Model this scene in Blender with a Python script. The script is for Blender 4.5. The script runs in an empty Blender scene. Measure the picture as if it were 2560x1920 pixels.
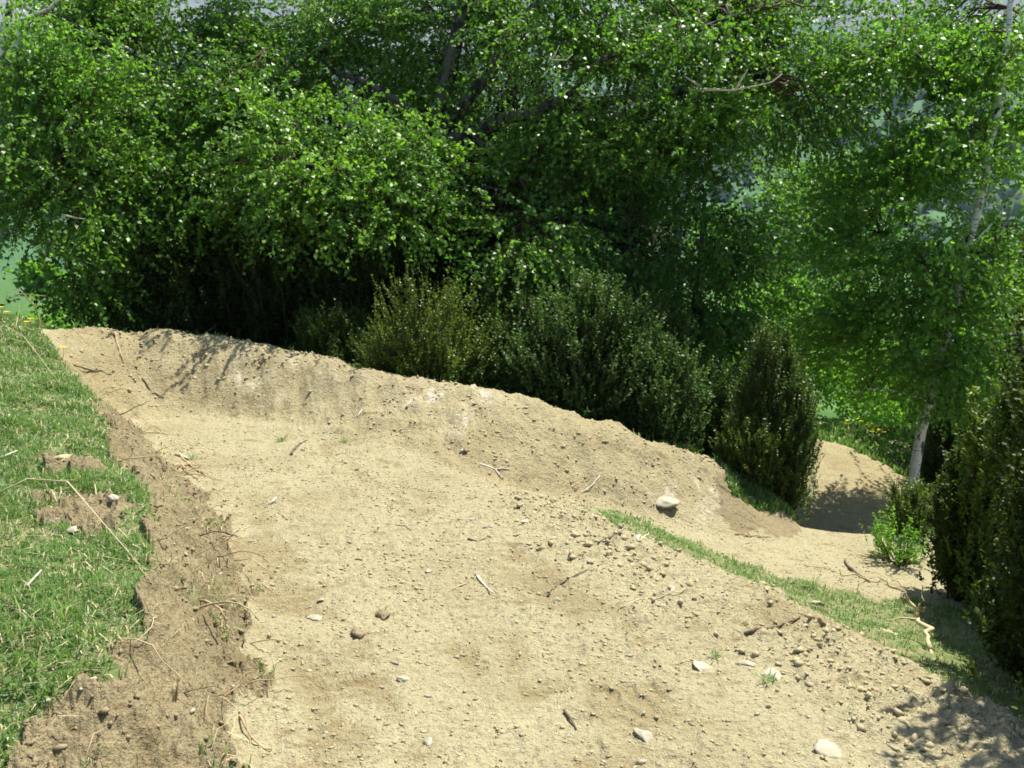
import bpy, math, random
import numpy as np
from mathutils import Vector, geometry

random.seed(11)
RNG = np.random.default_rng(11)
sc = bpy.context.scene
C = sc.collection

# ------------------------------------------------------------------ camera, sky, sun, exposure
CAMZ = 1.65
FPX = 1000.0                                   # focal length in pixels of a 1024 wide frame
PITCH = math.atan((384 - 205) / FPX)
cam_d = bpy.data.cameras.new("Camera")
cam_d.sensor_fit = 'HORIZONTAL'; cam_d.sensor_width = 36.0
cam_d.lens = FPX / 1024 * 36.0
cam_d.clip_start = 0.05; cam_d.clip_end = 30000
cam = bpy.data.objects.new("Camera", cam_d); C.objects.link(cam)
cam.location = (0, 0, CAMZ)
cam.rotation_euler = (math.pi / 2 - PITCH, 0, 0)
sc.camera = cam

SUN_EL, SUN_AZ = math.radians(65), math.radians(48)      # azimuth from +Y, positive = to the right
to_sun = Vector((math.sin(SUN_AZ) * math.cos(SUN_EL), math.cos(SUN_AZ) * math.cos(SUN_EL), math.sin(SUN_EL)))
world = bpy.data.worlds.new("World"); sc.world = world
world.use_nodes = True
wn = world.node_tree.nodes; wl = world.node_tree.links
sky = wn.new('ShaderNodeTexSky'); sky.sky_type = 'NISHITA'; sky.sun_disc = False
sky.sun_elevation = SUN_EL; sky.sun_rotation = SUN_AZ
bg = wn['Background']; bg.inputs['Strength'].default_value = 0.055
wl.new(sky.outputs['Color'], bg.inputs['Color'])
sun_d = bpy.data.lights.new("Sun", 'SUN'); sun_d.energy = 5.0; sun_d.angle = math.radians(0.5)
sun_d.color = (1.0, 0.965, 0.86)
sun = bpy.data.objects.new("Sun", sun_d); C.objects.link(sun)
sun.rotation_mode = 'QUATERNION'; sun.rotation_quaternion = to_sun.to_track_quat('Z', 'Y')
sun.location = (0, 0, 40)
sc.view_settings.view_transform = 'Standard'; sc.view_settings.look = 'None'
sc.view_settings.exposure = 1.62; sc.view_settings.gamma = 1.0
sc.cycles.max_bounces = 6; sc.cycles.diffuse_bounces = 3; sc.cycles.glossy_bounces = 2
sc.cycles.transmission_bounces = 3; sc.cycles.transparent_max_bounces = 4
sc.cycles.sample_clamp_indirect = 4.0
sc.cycles.filter_width = 1.7

# ------------------------------------------------------------------ helpers
def hashi(ix, iy, seed):
    h = (ix.astype(np.int64) * 374761393 + iy.astype(np.int64) * 668265263 + seed * 1442695041) & 0xFFFFFFFF
    h = ((h ^ (h >> 13)) * 1274126177) & 0xFFFFFFFF
    h = (h ^ (h >> 16)) & 0xFFFFFFFF
    return h.astype(np.float64) / 4294967295.0

def noise2(x, y, seed=0):
    """gradient noise, about -1..1"""
    x = np.asarray(x, float); y = np.asarray(y, float)
    ix = np.floor(x); iy = np.floor(y); fx = x - ix; fy = y - iy
    ux = fx * fx * fx * (fx * (fx * 6 - 15) + 10); uy = fy * fy * fy * (fy * (fy * 6 - 15) + 10)
    def g(dx, dy):
        a = hashi(ix + dx, iy + dy, seed) * 6.2831853
        return np.cos(a) * (fx - dx) + np.sin(a) * (fy - dy)
    n00, n10, n01, n11 = g(0, 0), g(1, 0), g(0, 1), g(1, 1)
    return 1.5 * ((n00 * (1 - ux) + n10 * ux) * (1 - uy) + (n01 * (1 - ux) + n11 * ux) * uy)

def fbm(x, y, seed=0, octv=4, gain=0.5):
    s = 0; a = 1.0; f = 1.0
    for k in range(octv):
        s = s + a * noise2(x * f + 17.3 * k, y * f - 9.1 * k, seed + k); a *= gain; f *= 2.03
    return s

def sstep(a, b, x):
    t = np.clip((x - a) / (b - a), 0, 1); return t * t * (3 - 2 * t)

def unit(v):
    return v / np.maximum(np.linalg.norm(v, axis=-1, keepdims=True), 1e-9)

def make_mesh(name, verts, polys, mat, parent=None, attrs=None, smooth=False, loc=None):
    """polys: list of (n,k) int arrays; attrs: {name: float per vertex}"""
    me = bpy.data.meshes.new(name)
    verts = np.asarray(verts, np.float32)
    polys = [np.asarray(p, np.int32) for p in polys if len(p)]
    nl = sum(p.size for p in polys); npoly = sum(len(p) for p in polys)
    me.vertices.add(len(verts)); me.vertices.foreach_set('co', verts.ravel())
    me.loops.add(nl); me.polygons.add(npoly)
    me.loops.foreach_set('vertex_index', np.concatenate([p.ravel() for p in polys]).astype(np.int32))
    starts = []; tot = []; o = 0
    for p in polys:
        k = p.shape[1]
        starts.append(np.arange(len(p)) * k + o); tot.append(np.full(len(p), k)); o += p.size
    me.polygons.foreach_set('loop_start', np.concatenate(starts).astype(np.int32))
    me.polygons.foreach_set('loop_total', np.concatenate(tot).astype(np.int32))
    if smooth:
        me.polygons.foreach_set('use_smooth', np.ones(npoly, bool))
    for an, av in (attrs or {}).items():
        at = me.attributes.new(an, 'FLOAT', 'POINT')
        at.data.foreach_set('value', np.asarray(av, np.float32))
    me.update(calc_edges=True); me.validate()
    me.materials.append(mat)
    ob = bpy.data.objects.new(name, me); C.objects.link(ob)
    if parent is not None:
        ob.parent = parent
    if loc is not None:
        ob.location = loc
    return ob

def tag(o, label=None, cat=None, group=None, kind=None):
    if label: o['label'] = label
    if cat: o['category'] = cat
    if group: o['group'] = group
    if kind: o['kind'] = kind
    return o

def thing(name, label, cat, loc, group=None, rz=0.0):
    o = bpy.data.objects.new(name, None); C.objects.link(o)
    o.empty_display_size = 0.2
    o.location = loc; o.rotation_euler = (0, 0, rz)
    return tag(o, label, cat, group)

def copy_tree(root, loc, rz, scale=1.0, label=None):
    c = root.copy(); C.objects.link(c); c.location = loc; c.rotation_euler = (0, 0, rz); c.scale = (scale,) * 3
    if label: c['label'] = label
    for ch in root.children:
        d = ch.copy(); C.objects.link(d); d.parent = c
    return c

# ------------------------------------------------------------------ materials
def new_mat(name):
    m = bpy.data.materials.new(name); m.use_nodes = True
    nt = m.node_tree; b = nt.nodes['Principled BSDF']
    return m, nt, b

def N(nt, typ, **kw):
    n = nt.nodes.new(typ)
    for k, v in kw.items():
        if k in n.inputs: n.inputs[k].default_value = v
        else: setattr(n, k, v)
    return n

def ramp(nt, fac, stops, interp='LINEAR'):
    r = nt.nodes.new('ShaderNodeValToRGB'); r.color_ramp.interpolation = interp
    el = r.color_ramp.elements
    while len(el) < len(stops): el.new(0.5)
    for e, (p, c) in zip(el, stops):
        e.position = p; e.color = (*c, 1) if len(c) == 3 else c
    nt.links.new(fac, r.inputs['Fac']); return r.outputs['Color']

def mixc(nt, fac, a, b, mode='MIX'):
    m = nt.nodes.new('ShaderNodeMix'); m.data_type = 'RGBA'; m.blend_type = mode
    for sock, v in ((m.inputs[0], fac), (m.inputs[6], a), (m.inputs[7], b)):
        if hasattr(v, 'links'): nt.links.new(v, sock)
        elif isinstance(v, (int, float)): sock.default_value = v
        else: sock.default_value = (*v, 1)
    return m.outputs[2]

def math_n(nt, op, a, b=0.0):
    m = nt.nodes.new('ShaderNodeMath'); m.operation = op
    for sock, v in ((m.inputs[0], a), (m.inputs[1], b)):
        if hasattr(v, 'links'): nt.links.new(v, sock)
        else: sock.default_value = v
    return m.outputs[0]

def pos(nt):
    return nt.nodes.new('ShaderNodeNewGeometry').outputs['Position']

def noise_n(nt, vec, scale, detail=4, rough=0.55, out='Fac'):
    n = N(nt, 'ShaderNodeTexNoise', Scale=scale, Detail=detail, Roughness=rough)
    nt.links.new(vec, n.inputs['Vector']); return n.outputs[out]

def attr_n(nt, name):
    a = nt.nodes.new('ShaderNodeAttribute'); a.attribute_name = name; return a.outputs['Fac']

def bump_n(nt, b, h, strength, dist):
    bp = N(nt, 'ShaderNodeBump', Strength=strength, Distance=dist)
    nt.links.new(h, bp.inputs['Height']); nt.links.new(bp.outputs['Normal'], b.inputs['Normal'])

def mat_dirt(name, pale, mid, damp):
    m, nt, b = new_mat(name)
    p = pos(nt)
    big = noise_n(nt, p, 1.3, 5, 0.6)
    fine = noise_n(nt, p, 46, 5, 0.7)
    c = ramp(nt, big, [(0.3, mid), (0.52, pale), (0.75, tuple(min(1, x * 1.06) for x in pale))])
    mp = N(nt, 'ShaderNodeMapping'); mp.inputs['Rotation'].default_value = (0, 0, math.radians(-28)); mp.inputs['Scale'].default_value = (1.0, 2.6, 1.6)
    nt.links.new(p, mp.inputs['Vector'])
    patch = noise_n(nt, mp.outputs[0], 4.2, 6, 0.72)
    c = mixc(nt, ramp(nt, patch, [(0.54, (0, 0, 0)), (0.66, (0.85, 0.85, 0.85))]), c, damp)
    c = mixc(nt, ramp(nt, noise_n(nt, mp.outputs[0], 9.0, 5, 0.7), [(0.6, (0, 0, 0)), (0.72, (0.6, 0.6, 0.6))]), c, tuple(min(.6, x * 1.18) for x in pale))
    c = mixc(nt, 0.6, c, ramp(nt, fine, [(0.30, (0.30, 0.27, 0.24)), (0.47, (1, 1, 1)), (0.7, (1.28, 1.28, 1.22))]), 'MULTIPLY')
    # small pale grit specks
    v = N(nt, 'ShaderNodeTexVoronoi', Scale=60); nt.links.new(p, v.inputs['Vector'])
    c = mixc(nt, ramp(nt, v.outputs['Distance'], [(0.0, (0.5, 0.5, 0.5)), (0.16, (0, 0, 0))]), c, (0.62, 0.57, 0.45))
    # chalky scraped streaks and compressed tracks come with the surface itself
    ch = math_n(nt, 'MULTIPLY', attr_n(nt, 'chalk'), ramp(nt, noise_n(nt, p, 11, 4, 0.7), [(0.45, (0, 0, 0)), (0.6, (1, 1, 1))]))
    c = mixc(nt, ch, c, (0.68, 0.62, 0.50))
    tr = math_n(nt, 'MULTIPLY', attr_n(nt, 'damp'), 0.8)
    c = mixc(nt, tr, c, damp)
    nt.links.new(c, b.inputs['Base Color'])
    b.inputs['Roughness'].default_value = 0.95; b.inputs['Specular IOR Level'].default_value = 0.12
    h = math_n(nt, 'ADD', noise_n(nt, p, 28, 5, 0.7), math_n(nt, 'MULTIPLY', noise_n(nt, p, 95, 3, 0.7), 0.45))
    bump_n(nt, b, h, 1.0, 0.03)
    return m

def mat_leaf(name, dark, lite, trans=0.4, rough=0.32, spec=0.5, tcol=None, glow=1.5):
    m, nt, b = new_mat(name)
    c = ramp(nt, attr_n(nt, 'tint'), [(0.0, dark), (1.0, lite)])
    nt.links.new(c, b.inputs['Base Color'])
    b.inputs['Roughness'].default_value = rough; b.inputs['Specular IOR Level'].default_value = spec
    t = nt.nodes.new('ShaderNodeBsdfTranslucent')
    tc = mixc(nt, 1.0, c, tcol or (glow, glow * 1.0, glow * 0.55), 'MULTIPLY')
    nt.links.new(tc, t.inputs['Color'])
    mx = nt.nodes.new('ShaderNodeMixShader'); mx.inputs[0].default_value = trans
    nt.links.new(b.outputs[0], mx.inputs[1]); nt.links.new(t.outputs[0], mx.inputs[2])
    nt.links.new(mx.outputs[0], nt.nodes['Material Output'].inputs['Surface'])
    return m

def mat_bark(name, a, bcol, dark, thr=0.6):
    m, nt, b = new_mat(name)
    p = pos(nt)
    mp = N(nt, 'ShaderNodeMapping'); mp.inputs['Scale'].default_value = (1, 1, 0.45)
    nt.links.new(p, mp.inputs['Vector'])
    c = mixc(nt, noise_n(nt, mp.outputs[0], 9, 4), a, bcol)
    k = ramp(nt, noise_n(nt, mp.outputs[0], 13, 4, 0.6), [(thr - 0.04, (0, 0, 0)), (thr, (1, 1, 1))])
    mp2 = N(nt, 'ShaderNodeMapping'); mp2.inputs['Scale'].default_value = (0.35, 0.35, 3.2)
    nt.links.new(p, mp2.inputs['Vector'])
    k2 = ramp(nt, noise_n(nt, mp2.outputs[0], 22, 2), [(0.62, (0, 0, 0)), (0.66, (0.8, 0.8, 0.8))])
    c = mixc(nt, k, c, dark); c = mixc(nt, k2, c, dark)
    nt.links.new(c, b.inputs['Base Color']); b.inputs['Roughness'].default_value = 0.8
    bump_n(nt, b, noise_n(nt, mp.outputs[0], 40, 4), 0.6, 0.01)
    return m

def mat_simple(name, a, bcol, scale=30, rough=0.9, bump=0.5, dist=0.005):
    m, nt, b = new_mat(name)
    p = pos(nt)
    c = mixc(nt, ramp(nt, noise_n(nt, p, scale, 4, 0.6), [(0.35, (0, 0, 0)), (0.65, (1, 1, 1))]), a, bcol)
    nt.links.new(c, b.inputs['Base Color']); b.inputs['Roughness'].default_value = rough
    b.inputs['Specular IOR Level'].default_value = 0.2
    bump_n(nt, b, noise_n(nt, p, scale * 2.3, 4, 0.65), bump, dist)
    return m

M_path = mat_dirt('dirt', (0.398, 0.348, 0.212), (0.342, 0.29, 0.168), (0.255, 0.195, 0.095))
M_bank = mat_dirt('bank_dirt', (0.375, 0.318, 0.185), (0.325, 0.265, 0.145), (0.235, 0.178, 0.088))
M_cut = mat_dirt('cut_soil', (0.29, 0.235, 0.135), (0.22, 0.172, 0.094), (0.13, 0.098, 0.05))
M_clod = mat_simple('clod', (0.42, 0.36, 0.217), (0.36, 0.30, 0.17), 25)
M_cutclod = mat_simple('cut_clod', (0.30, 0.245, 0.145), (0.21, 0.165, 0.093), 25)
M_stone = mat_simple('pale_stone', (0.41, 0.375, 0.285), (0.33, 0.29, 0.20), 18)
M_brownclod = mat_simple('brown_clod', (0.30, 0.235, 0.14), (0.18, 0.14, 0.08), 40)
M_soil = mat_simple('turf_soil', (0.085, 0.13, 0.035), (0.22, 0.20, 0.10), 11, bump=0.8, dist=0.02)
M_field = mat_simple('meadow', (0.035, 0.095, 0.016), (0.075, 0.15, 0.03), 0.35, bump=1.0, dist=0.3)
M_root = mat_simple('root', (0.45, 0.35, 0.21), (0.30, 0.21, 0.12), 30)
M_pale = mat_simple('bleached_wood', (0.66, 0.61, 0.50), (0.46, 0.40, 0.29), 40)
M_darkstick = mat_simple('dark_stick', (0.10, 0.075, 0.05), (0.19, 0.145, 0.10), 40)
M_straw = mat_simple('straw', (0.55, 0.46, 0.27), (0.42, 0.36, 0.22), 40)
M_birchbark = mat_bark('birch_bark', (0.78, 0.76, 0.71), (0.58, 0.55, 0.50), (0.035, 0.03, 0.027), 0.60)
M_oldbark = mat_bark('old_birch_bark', (0.15, 0.13, 0.11), (0.085, 0.07, 0.055), (0.02, 0.017, 0.014), 0.55)
M_greybark = mat_bark('grey_bark', (0.10, 0.085, 0.07), (0.07, 0.055, 0.04), (0.02, 0.017, 0.013), 0.55)
M_twig = mat_simple('twig', (0.10, 0.065, 0.04), (0.06, 0.04, 0.028), 40)
M_birch = mat_leaf('birch_leaf', (0.05, 0.155, 0.012), (0.18, 0.365, 0.026), 0.46, 0.44, 0.6)
M_birch2 = mat_leaf('far_birch_leaf', (0.075, 0.19, 0.02), (0.17, 0.35, 0.04), 0.52, 0.42, 0.45)
M_dark = mat_leaf('shade_leaf', (0.038, 0.125, 0.012), (0.095, 0.24, 0.025), 0.48, 0.45, 0.4)
M_rowan = mat_leaf('rowan_leaf', (0.045, 0.155, 0.028), (0.07, 0.22, 0.04), 0.5, 0.4, 0.35)
M_deep = mat_leaf('deep_shade_leaf', (0.012, 0.032, 0.005), (0.04, 0.075, 0.01), 0.25, 0.5, 0.2)  # deep shade painted into a near-black leaf green
M_corner = mat_leaf('shaded_box_leaf', (0.015, 0.035, 0.004), (0.09, 0.14, 0.013), 0.3, 0.5, 0.22)  # box greens: dark end painted as shade, light end as sunlit leaves
M_box = mat_leaf('box_leaf', (0.03, 0.068, 0.009), (0.095, 0.165, 0.02), 0.3, 0.45, 0.3)
M_boxy = mat_leaf('yellow_box_leaf', (0.045, 0.09, 0.009), (0.145, 0.22, 0.022), 0.35, 0.42, 0.35)
M_grey = mat_leaf('grey_green_leaf', (0.035, 0.08, 0.016), (0.105, 0.185, 0.042), 0.35, 0.5, 0.25)
M_fresh = mat_leaf('fresh_leaf', (0.09, 0.22, 0.022), (0.19, 0.38, 0.045), 0.5, 0.45, 0.3)
M_grass = mat_leaf('grass_blade', (0.065, 0.155, 0.03), (0.19, 0.31, 0.085), 0.38, 0.45, 0.3)
M_petal = mat_leaf('yellow_petal', (0.75, 0.60, 0.03), (0.85, 0.72, 0.05), 0.3, 0.6, 0.2, tcol=(1, 1, 0.6))

# ------------------------------------------------------------------ terrain heights
cp, sp = math.cos(PITCH), math.sin(PITCH)
def ray(u, v):
    a = (u - 512) / FPX; b = (384 - v) / FPX
    return np.array([a, cp + b * sp, -sp + b * cp])
def P(u, v, y=None, z=None):
    d = ray(u, v)
    t = (y / d[1]) if y is not None else (z - CAMZ) / d[2]
    return np.array([0, 0, CAMZ]) + d * t

foot = [np.array([-0.9, 0.3, 0]), P(235, 768, z=0), P(252, 690, z=0), P(243, 620, z=0), P(232, 560, z=0), P(205, 505, z=0),
        P(165, 470, z=0.0), P(125, 430, z=0.02)]
gedge = [np.array([-1.6, 0.3, .28]), np.array([-1.62, 1.6, .27]), P(20, 745, z=.30), P(105, 670, z=.37), P(120, 620, z=.40), P(152, 575, z=.41),
         P(150, 490, z=.46), P(115, 450, z=.51), P(97, 400, z=.55), P(60, 356, z=.58), P(38, 331, z=.62)]
bfoot = [P(125, 424, z=0), P(185, 415, z=0), P(300, 425, z=0), P(400, 447, z=0), P(450, 468, z=-.08), P(500, 485, z=-.2),
         P(550, 500, z=-.33), P(600, 512, z=-.45), P(655, 521, z=-.55), P(720, 540, z=-.70)]
crest = [P(38, 331, z=.62), P(90, 331, y=8.35), P(150, 332, y=8.45), P(230, 340, y=8.35), P(300, 356, y=8.15), P(400, 378, y=7.75),
         P(520, 398, y=7.4), P(600, 424, y=7.4), P(660, 446, y=7.55), P(708, 458, y=7.75)]
edge = [P(470, 484, z=0), P(520, 494, z=0), P(574, 508, z=0), P(648, 537, z=0), P(740, 574, z=0), P(819, 611, z=0), P(893, 648, z=0),
        P(1024, 722, z=0), np.array([2.15, 2.2, 0]), np.array([2.6, .3, 0])]
drop = [p + np.array([.22, .30, -.30]) for p in edge[3:]]
strip = [P(640, 524, z=-.5), P(700, 548, z=-.65), P(760, 580, z=-.72), P(850, 612, z=-.78), P(940, 640, z=-.8), P(1024, 680, z=-.8)]
trail = [P(800, 560, z=-.82), P(880, 570, z=-.88), P(960, 590, z=-.92)]
lip = [P(760, 539, z=-.78), P(800, 537, z=-.85), P(850, 533, z=-.88), P(895, 530, z=-.90), P(960, 535, z=-.95)]
base2 = [P(815, 500, y=11.0), P(890, 502, y=10.9), P(950, 515, y=10.6)]
crest2 = [P(740, 446, y=13.0), P(775, 438, y=13.0), P(805, 437, y=12.8), P(850, 446, y=12.6), P(895, 472, y=12.2), P(950, 498, y=11.7)]
mound = [P(715, 462, y=7.95), P(745, 474, y=8.0), P(775, 492, y=8.0)]
moundfoot = [P(725, 514, y=7.25), P(762, 528, y=7.35), P(798, 526, y=7.7)]

def Hfar(x, y):
    r = np.hypot(x, y)
    z = -1.75 - 0.15 * (r - 15)
    z2 = -1.75 - 0.15 * 135 - 0.06 * (r - 150)
    z = np.where(r > 150, z2, z)
    z = np.maximum(z, -32)
    return z + np.where(r > 30, 1.2 * fbm(x / 40, y / 40, 91, 3) * sstep(30, 80, r), 0)

def resample(pl, step=0.12):
    out = [pl[0]]
    for a, b in zip(pl[:-1], pl[1:]):
        n = max(1, int(np.linalg.norm(b - a) / step))
        for k in range(1, n + 1): out.append(a + (b - a) * k / n)
    return out

pts = []
for pl in (foot, gedge, bfoot, crest, edge, drop, strip, trail, lip, base2, crest2, mound, moundfoot):
    pts += resample(pl)
pts += resample([p + np.array([0, .22, -.01]) for p in crest])
pts += resample([p + np.array([0, .75, -.30]) for p in crest], 0.3)
pts += resample([p + np.array([0, 1.9, -.85]) for p in crest], 0.5)
pts += resample([p + np.array([.1, .8, -.12]) for p in crest2[1:]], 0.3)
pts += [np.array(p, float) for p in (
    (.5, .3, 0), (1.6, .3, 0), (0, .3, 0), (0, -2, 0), (2.2, -2, 0), (-1, -2, 0), (-1.8, -2, .3),
    (-4, -2, .9), (-4, .5, .85), (-5, 3, 1.1), (-6.5, 6, 1.3), (-9, 3, 1.6), (-9, -2, 1.6), (-9, 7, 1.4),
    (-3.2, 3, .72), (-2.6, 1.5, .52), (-3.6, 5, .82),
    (3.2, 3.4, -.72), (3.6, .3, -.7), (3.6, -2, -.7), (6, 3, -1.0), (6, 6, -1.2), (9, -2, -1.4), (9, 3, -1.5), (9, 8, -1.8),
    (2.72, 8.2, -1.45), (3.3, 8.35, -1.5), (4.2, 8.2, -1.35), (2.75, 9.3, -1.85), (3.6, 9.4, -1.85), (4.6, 9.4, -1.6), (2.4, 9.5, -1.6), (2.4, 10.6, -1.7),
    (2.2, 8.7, -.9), (1.4, 9.2, -.7), (5.5, 9, -1.5), (5, 10.5, -1.5), (6, 12, -1.6),
    (1.3, 12, -1.25), (2.4, 13.8, -1.4))]
pts += [P(0, 312, z=.85), P(805, 430, y=14.5), P(860, 428, y=15), P(910, 430, y=15), P(960, 438, y=14.4), P(860, 424, y=18)]
pts += [np.array(p, float) for p in ((-5.4, 8.6, .75), (-4.6, 9.4, .25), (-6, 11, -.7), (-9, 10, .2), (-9, 12.5, -1.0), (-3, 12, -1.15), (0, 12, -1.2), (-6, 13.5, -1.4))]
X0, X1, Y0, Y1, DX = -16.0, 18.0, -3.0, 27.0, 0.05
for x in np.arange(X0, X1 + .1, 2.0):
    for y in np.arange(Y0, Y1 + .1, 2.0):
        r = math.hypot(x, y)
        if (r > 17.5 or abs(x) > 10.5) and not (y < 3 and abs(x) < 10):
            z = float(Hfar(np.array(x), np.array(y))) if y > 6 else (1.7 - .05 * (abs(x) - 9) if x < 0 else -1.6 - .1 * (x - 9))
            pts.append(np.array([x, y, z]))
pts = np.array(pts)
_, keep = np.unique(np.round(pts[:, :2] / 0.04), axis=0, return_index=True)
pts = pts[np.sort(keep)]
res = geometry.delaunay_2d_cdt([Vector((p[0], p[1])) for p in pts], [], [], 0, 1e-6)
tv = np.array([[v.x, v.y] for v in res[0]])
tz = np.array([pts[o[0], 2] if o else 0 for o in res[3]])
gx = np.arange(X0, X1 + DX / 2, DX); gy = np.arange(Y0, Y1 + DX / 2, DX)
GZ = np.zeros((len(gy), len(gx)))
for f in res[2]:
    a, b, c = (tv[i] for i in f[:3]); za, zb, zc = (tz[i] for i in f[:3])
    det = (b[1] - c[1]) * (a[0] - c[0]) + (c[0] - b[0]) * (a[1] - c[1])
    if abs(det) < 1e-12: continue
    lo = np.minimum(np.minimum(a, b), c); hi = np.maximum(np.maximum(a, b), c)
    i0 = max(0, int((lo[0] - X0) / DX)); i1 = min(len(gx) - 1, int((hi[0] - X0) / DX) + 1)
    j0 = max(0, int((lo[1] - Y0) / DX)); j1 = min(len(gy) - 1, int((hi[1] - Y0) / DX) + 1)
    if i1 < i0 or j1 < j0: continue
    xx, yy = np.meshgrid(gx[i0:i1 + 1], gy[j0:j1 + 1])
    l1 = ((b[1] - c[1]) * (xx - c[0]) + (c[0] - b[0]) * (yy - c[1])) / det
    l2 = ((c[1] - a[1]) * (xx - c[0]) + (a[0] - c[0]) * (yy - c[1])) / det
    l3 = 1 - l1 - l2
    m = (l1 >= -1e-6) & (l2 >= -1e-6) & (l3 >= -1e-6)
    sub = GZ[j0:j1 + 1, i0:i1 + 1]; sub[m] = (l1 * za + l2 * zb + l3 * zc)[m]
def blur(a, s):
    k = np.exp(-0.5 * (np.arange(-6, 7) / s) ** 2); k /= k.sum()
    p = np.pad(a, 6, mode='edge')
    p = sum(w * p[i:i + a.shape[0], :] for i, w in enumerate(k))
    return sum(w * p[:, i:i + a.shape[1]] for i, w in enumerate(k))
GZ = blur(GZ, 1.5)

def H0(x, y):
    x = np.asarray(x, float); y = np.asarray(y, float)
    fx = np.clip((x - X0) / DX, 0, len(gx) - 1.001); fy = np.clip((y - Y0) / DX, 0, len(gy) - 1.001)
    i = fx.astype(int); j = fy.astype(int); tx = fx - i; ty = fy - j
    z = (GZ[j, i] * (1 - tx) + GZ[j, i + 1] * tx) * (1 - ty) + (GZ[j + 1, i] * (1 - tx) + GZ[j + 1, i + 1] * tx) * ty
    ed = np.maximum(np.maximum(X0 + 2 - x, x - (X1 - 2)), y - (Y1 - 2))
    w = sstep(0, 2, ed)
    return z * (1 - w) + np.where(w > 0, Hfar(x, y), 0) * w

# ---- which surface is where (plan view polygons)
def inpoly(x, y, poly):
    ins = np.zeros(np.shape(x), bool); n = len(poly)
    for k in range(n):
        xa, ya = poly[k][:2]; xb, yb = poly[(k + 1) % n][:2]
        if ya == yb: continue
        c = ((ya > y) != (yb > y)) & (x < (xb - xa) * (y - ya) / (yb - ya) + xa)
        ins ^= c
    return ins
def off(pl, dx, dy): return [p + np.array([dx, dy, 0]) for p in pl]
poly_up = gedge + off(crest, 0.02, .30) + [P(722, 480, y=7.75), P(735, 505, y=7.45), P(795, 524, y=7.75), P(798, 536, z=-.84), P(760, 545, z=-.77), P(715, 545, z=-.68), P(690, 541, z=-.63)] + \
          [P(640, 521, z=-.5), P(590, 509, z=-.42), P(578, 508, z=-.2)] + off(edge[3:], .10, .14) + [np.array([2.7, -2.5, 0]), np.array([-1.7, -2.5, 0])]
poly_low = [P(690, 541, z=-.63), P(720, 540, z=-.7), P(755, 530, y=7.4), P(800, 528, y=7.75), np.array([2.65, 7.9, -1]), np.array([3.2, 7.9, -1]), P(960, 535, z=-.95), P(985, 560, z=-.93),
            P(960, 606, z=-.88), P(920, 606, z=-.86), P(865, 598, z=-.84), P(800, 587, z=-.8), P(745, 566, z=-.73)]
poly_b2 = [np.array(p, float) for p in ((2.25, 7.6), (3.2, 7.7), (4.6, 8.2), (5.2, 9.5), (5.6, 10.8))] + off(crest2[::-1], 0, .06) + [np.array([2.3, 10.5]), np.array([2.45, 8.3])]
poly_wall = bfoot[:-1] + [P(735, 505, y=7.45), P(722, 480, y=7.75)] + off(crest, 0.02, .30)[::-1] + [gedge[-2], gedge[-3]]
off_cut = [p + np.array([-.35, 0, 0]) for p in gedge[:-1]]
poly_cut = foot + [P(97, 405, z=.35), P(60, 356, z=.58)] + off_cut[::-1]

poly_end = [P(715, 490, y=7.6), P(745, 500, y=7.6), P(795, 512, y=7.85), np.array([2.45, 7.95]), P(800, 533, z=-.84), P(765, 534, z=-.77), P(728, 530, z=-.69)]
def jit(x, y, amp=0.07, s=3.0):
    return x + amp * fbm(x * s, y * s, 5, 3), y + amp * fbm(x * s, y * s, 25, 3)
def dirt_mask(x, y):
    jx, jy = jit(x, y)
    kx, ky = jit(x, y, .13, 5)
    return inpoly(jx, jy, poly_up) | inpoly(kx, ky, poly_low) | inpoly(jx, jy, poly_b2) | bare_mask(x, y)
def wall_mask(x, y):
    a, b = x + .08 * fbm(x * 4, y * 4, 63, 3), y + .08 * fbm(x * 4, y * 4, 64, 3)
    return inpoly(a, b, poly_wall)
def cut_mask(x, y):
    a, b = x + .10 * fbm(x * 4, y * 4, 61, 3), y + .10 * fbm(x * 4, y * 4, 62, 3)
    return inpoly(a, b, poly_cut) | bare_mask(x, y)

# bulldozed tracks: strips with cleat bars
def G0(u, v):
    d = ray(u, v); t = 0.5; prev = t
    while t < 60:
        p = np.array([0, 0, CAMZ]) + d * t
        if p[2] < H0(p[0], p[1]): break
        prev = t; t *= 1.01
    lo, hi = prev, t
    for _ in range(24):
        mid = (lo + hi) / 2; p = np.array([0, 0, CAMZ]) + d * mid
        if p[2] < H0(p[0], p[1]): hi = mid
        else: lo = mid
    return np.array([0, 0, CAMZ]) + d * hi
bare = [G0(70, 468), G0(68, 500), G0(84, 520), G0(100, 507)]
def bare_mask(x, y):
    k = np.zeros(np.shape(x), bool)
    for b in bare: k |= np.hypot((x - b[0]) / 1.3, y - b[1]) < .11 + .06 * noise2(x * 8, y * 8, 2)
    return k
tracks = [(G0(228, 500), G0(385, 760), .32), (G0(330, 440), G0(640, 650), .28), (G0(700, 560), G0(900, 690), .3), (G0(800, 610), G0(610, 715), .34), (G0(480, 640), G0(620, 768), .3)]
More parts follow.
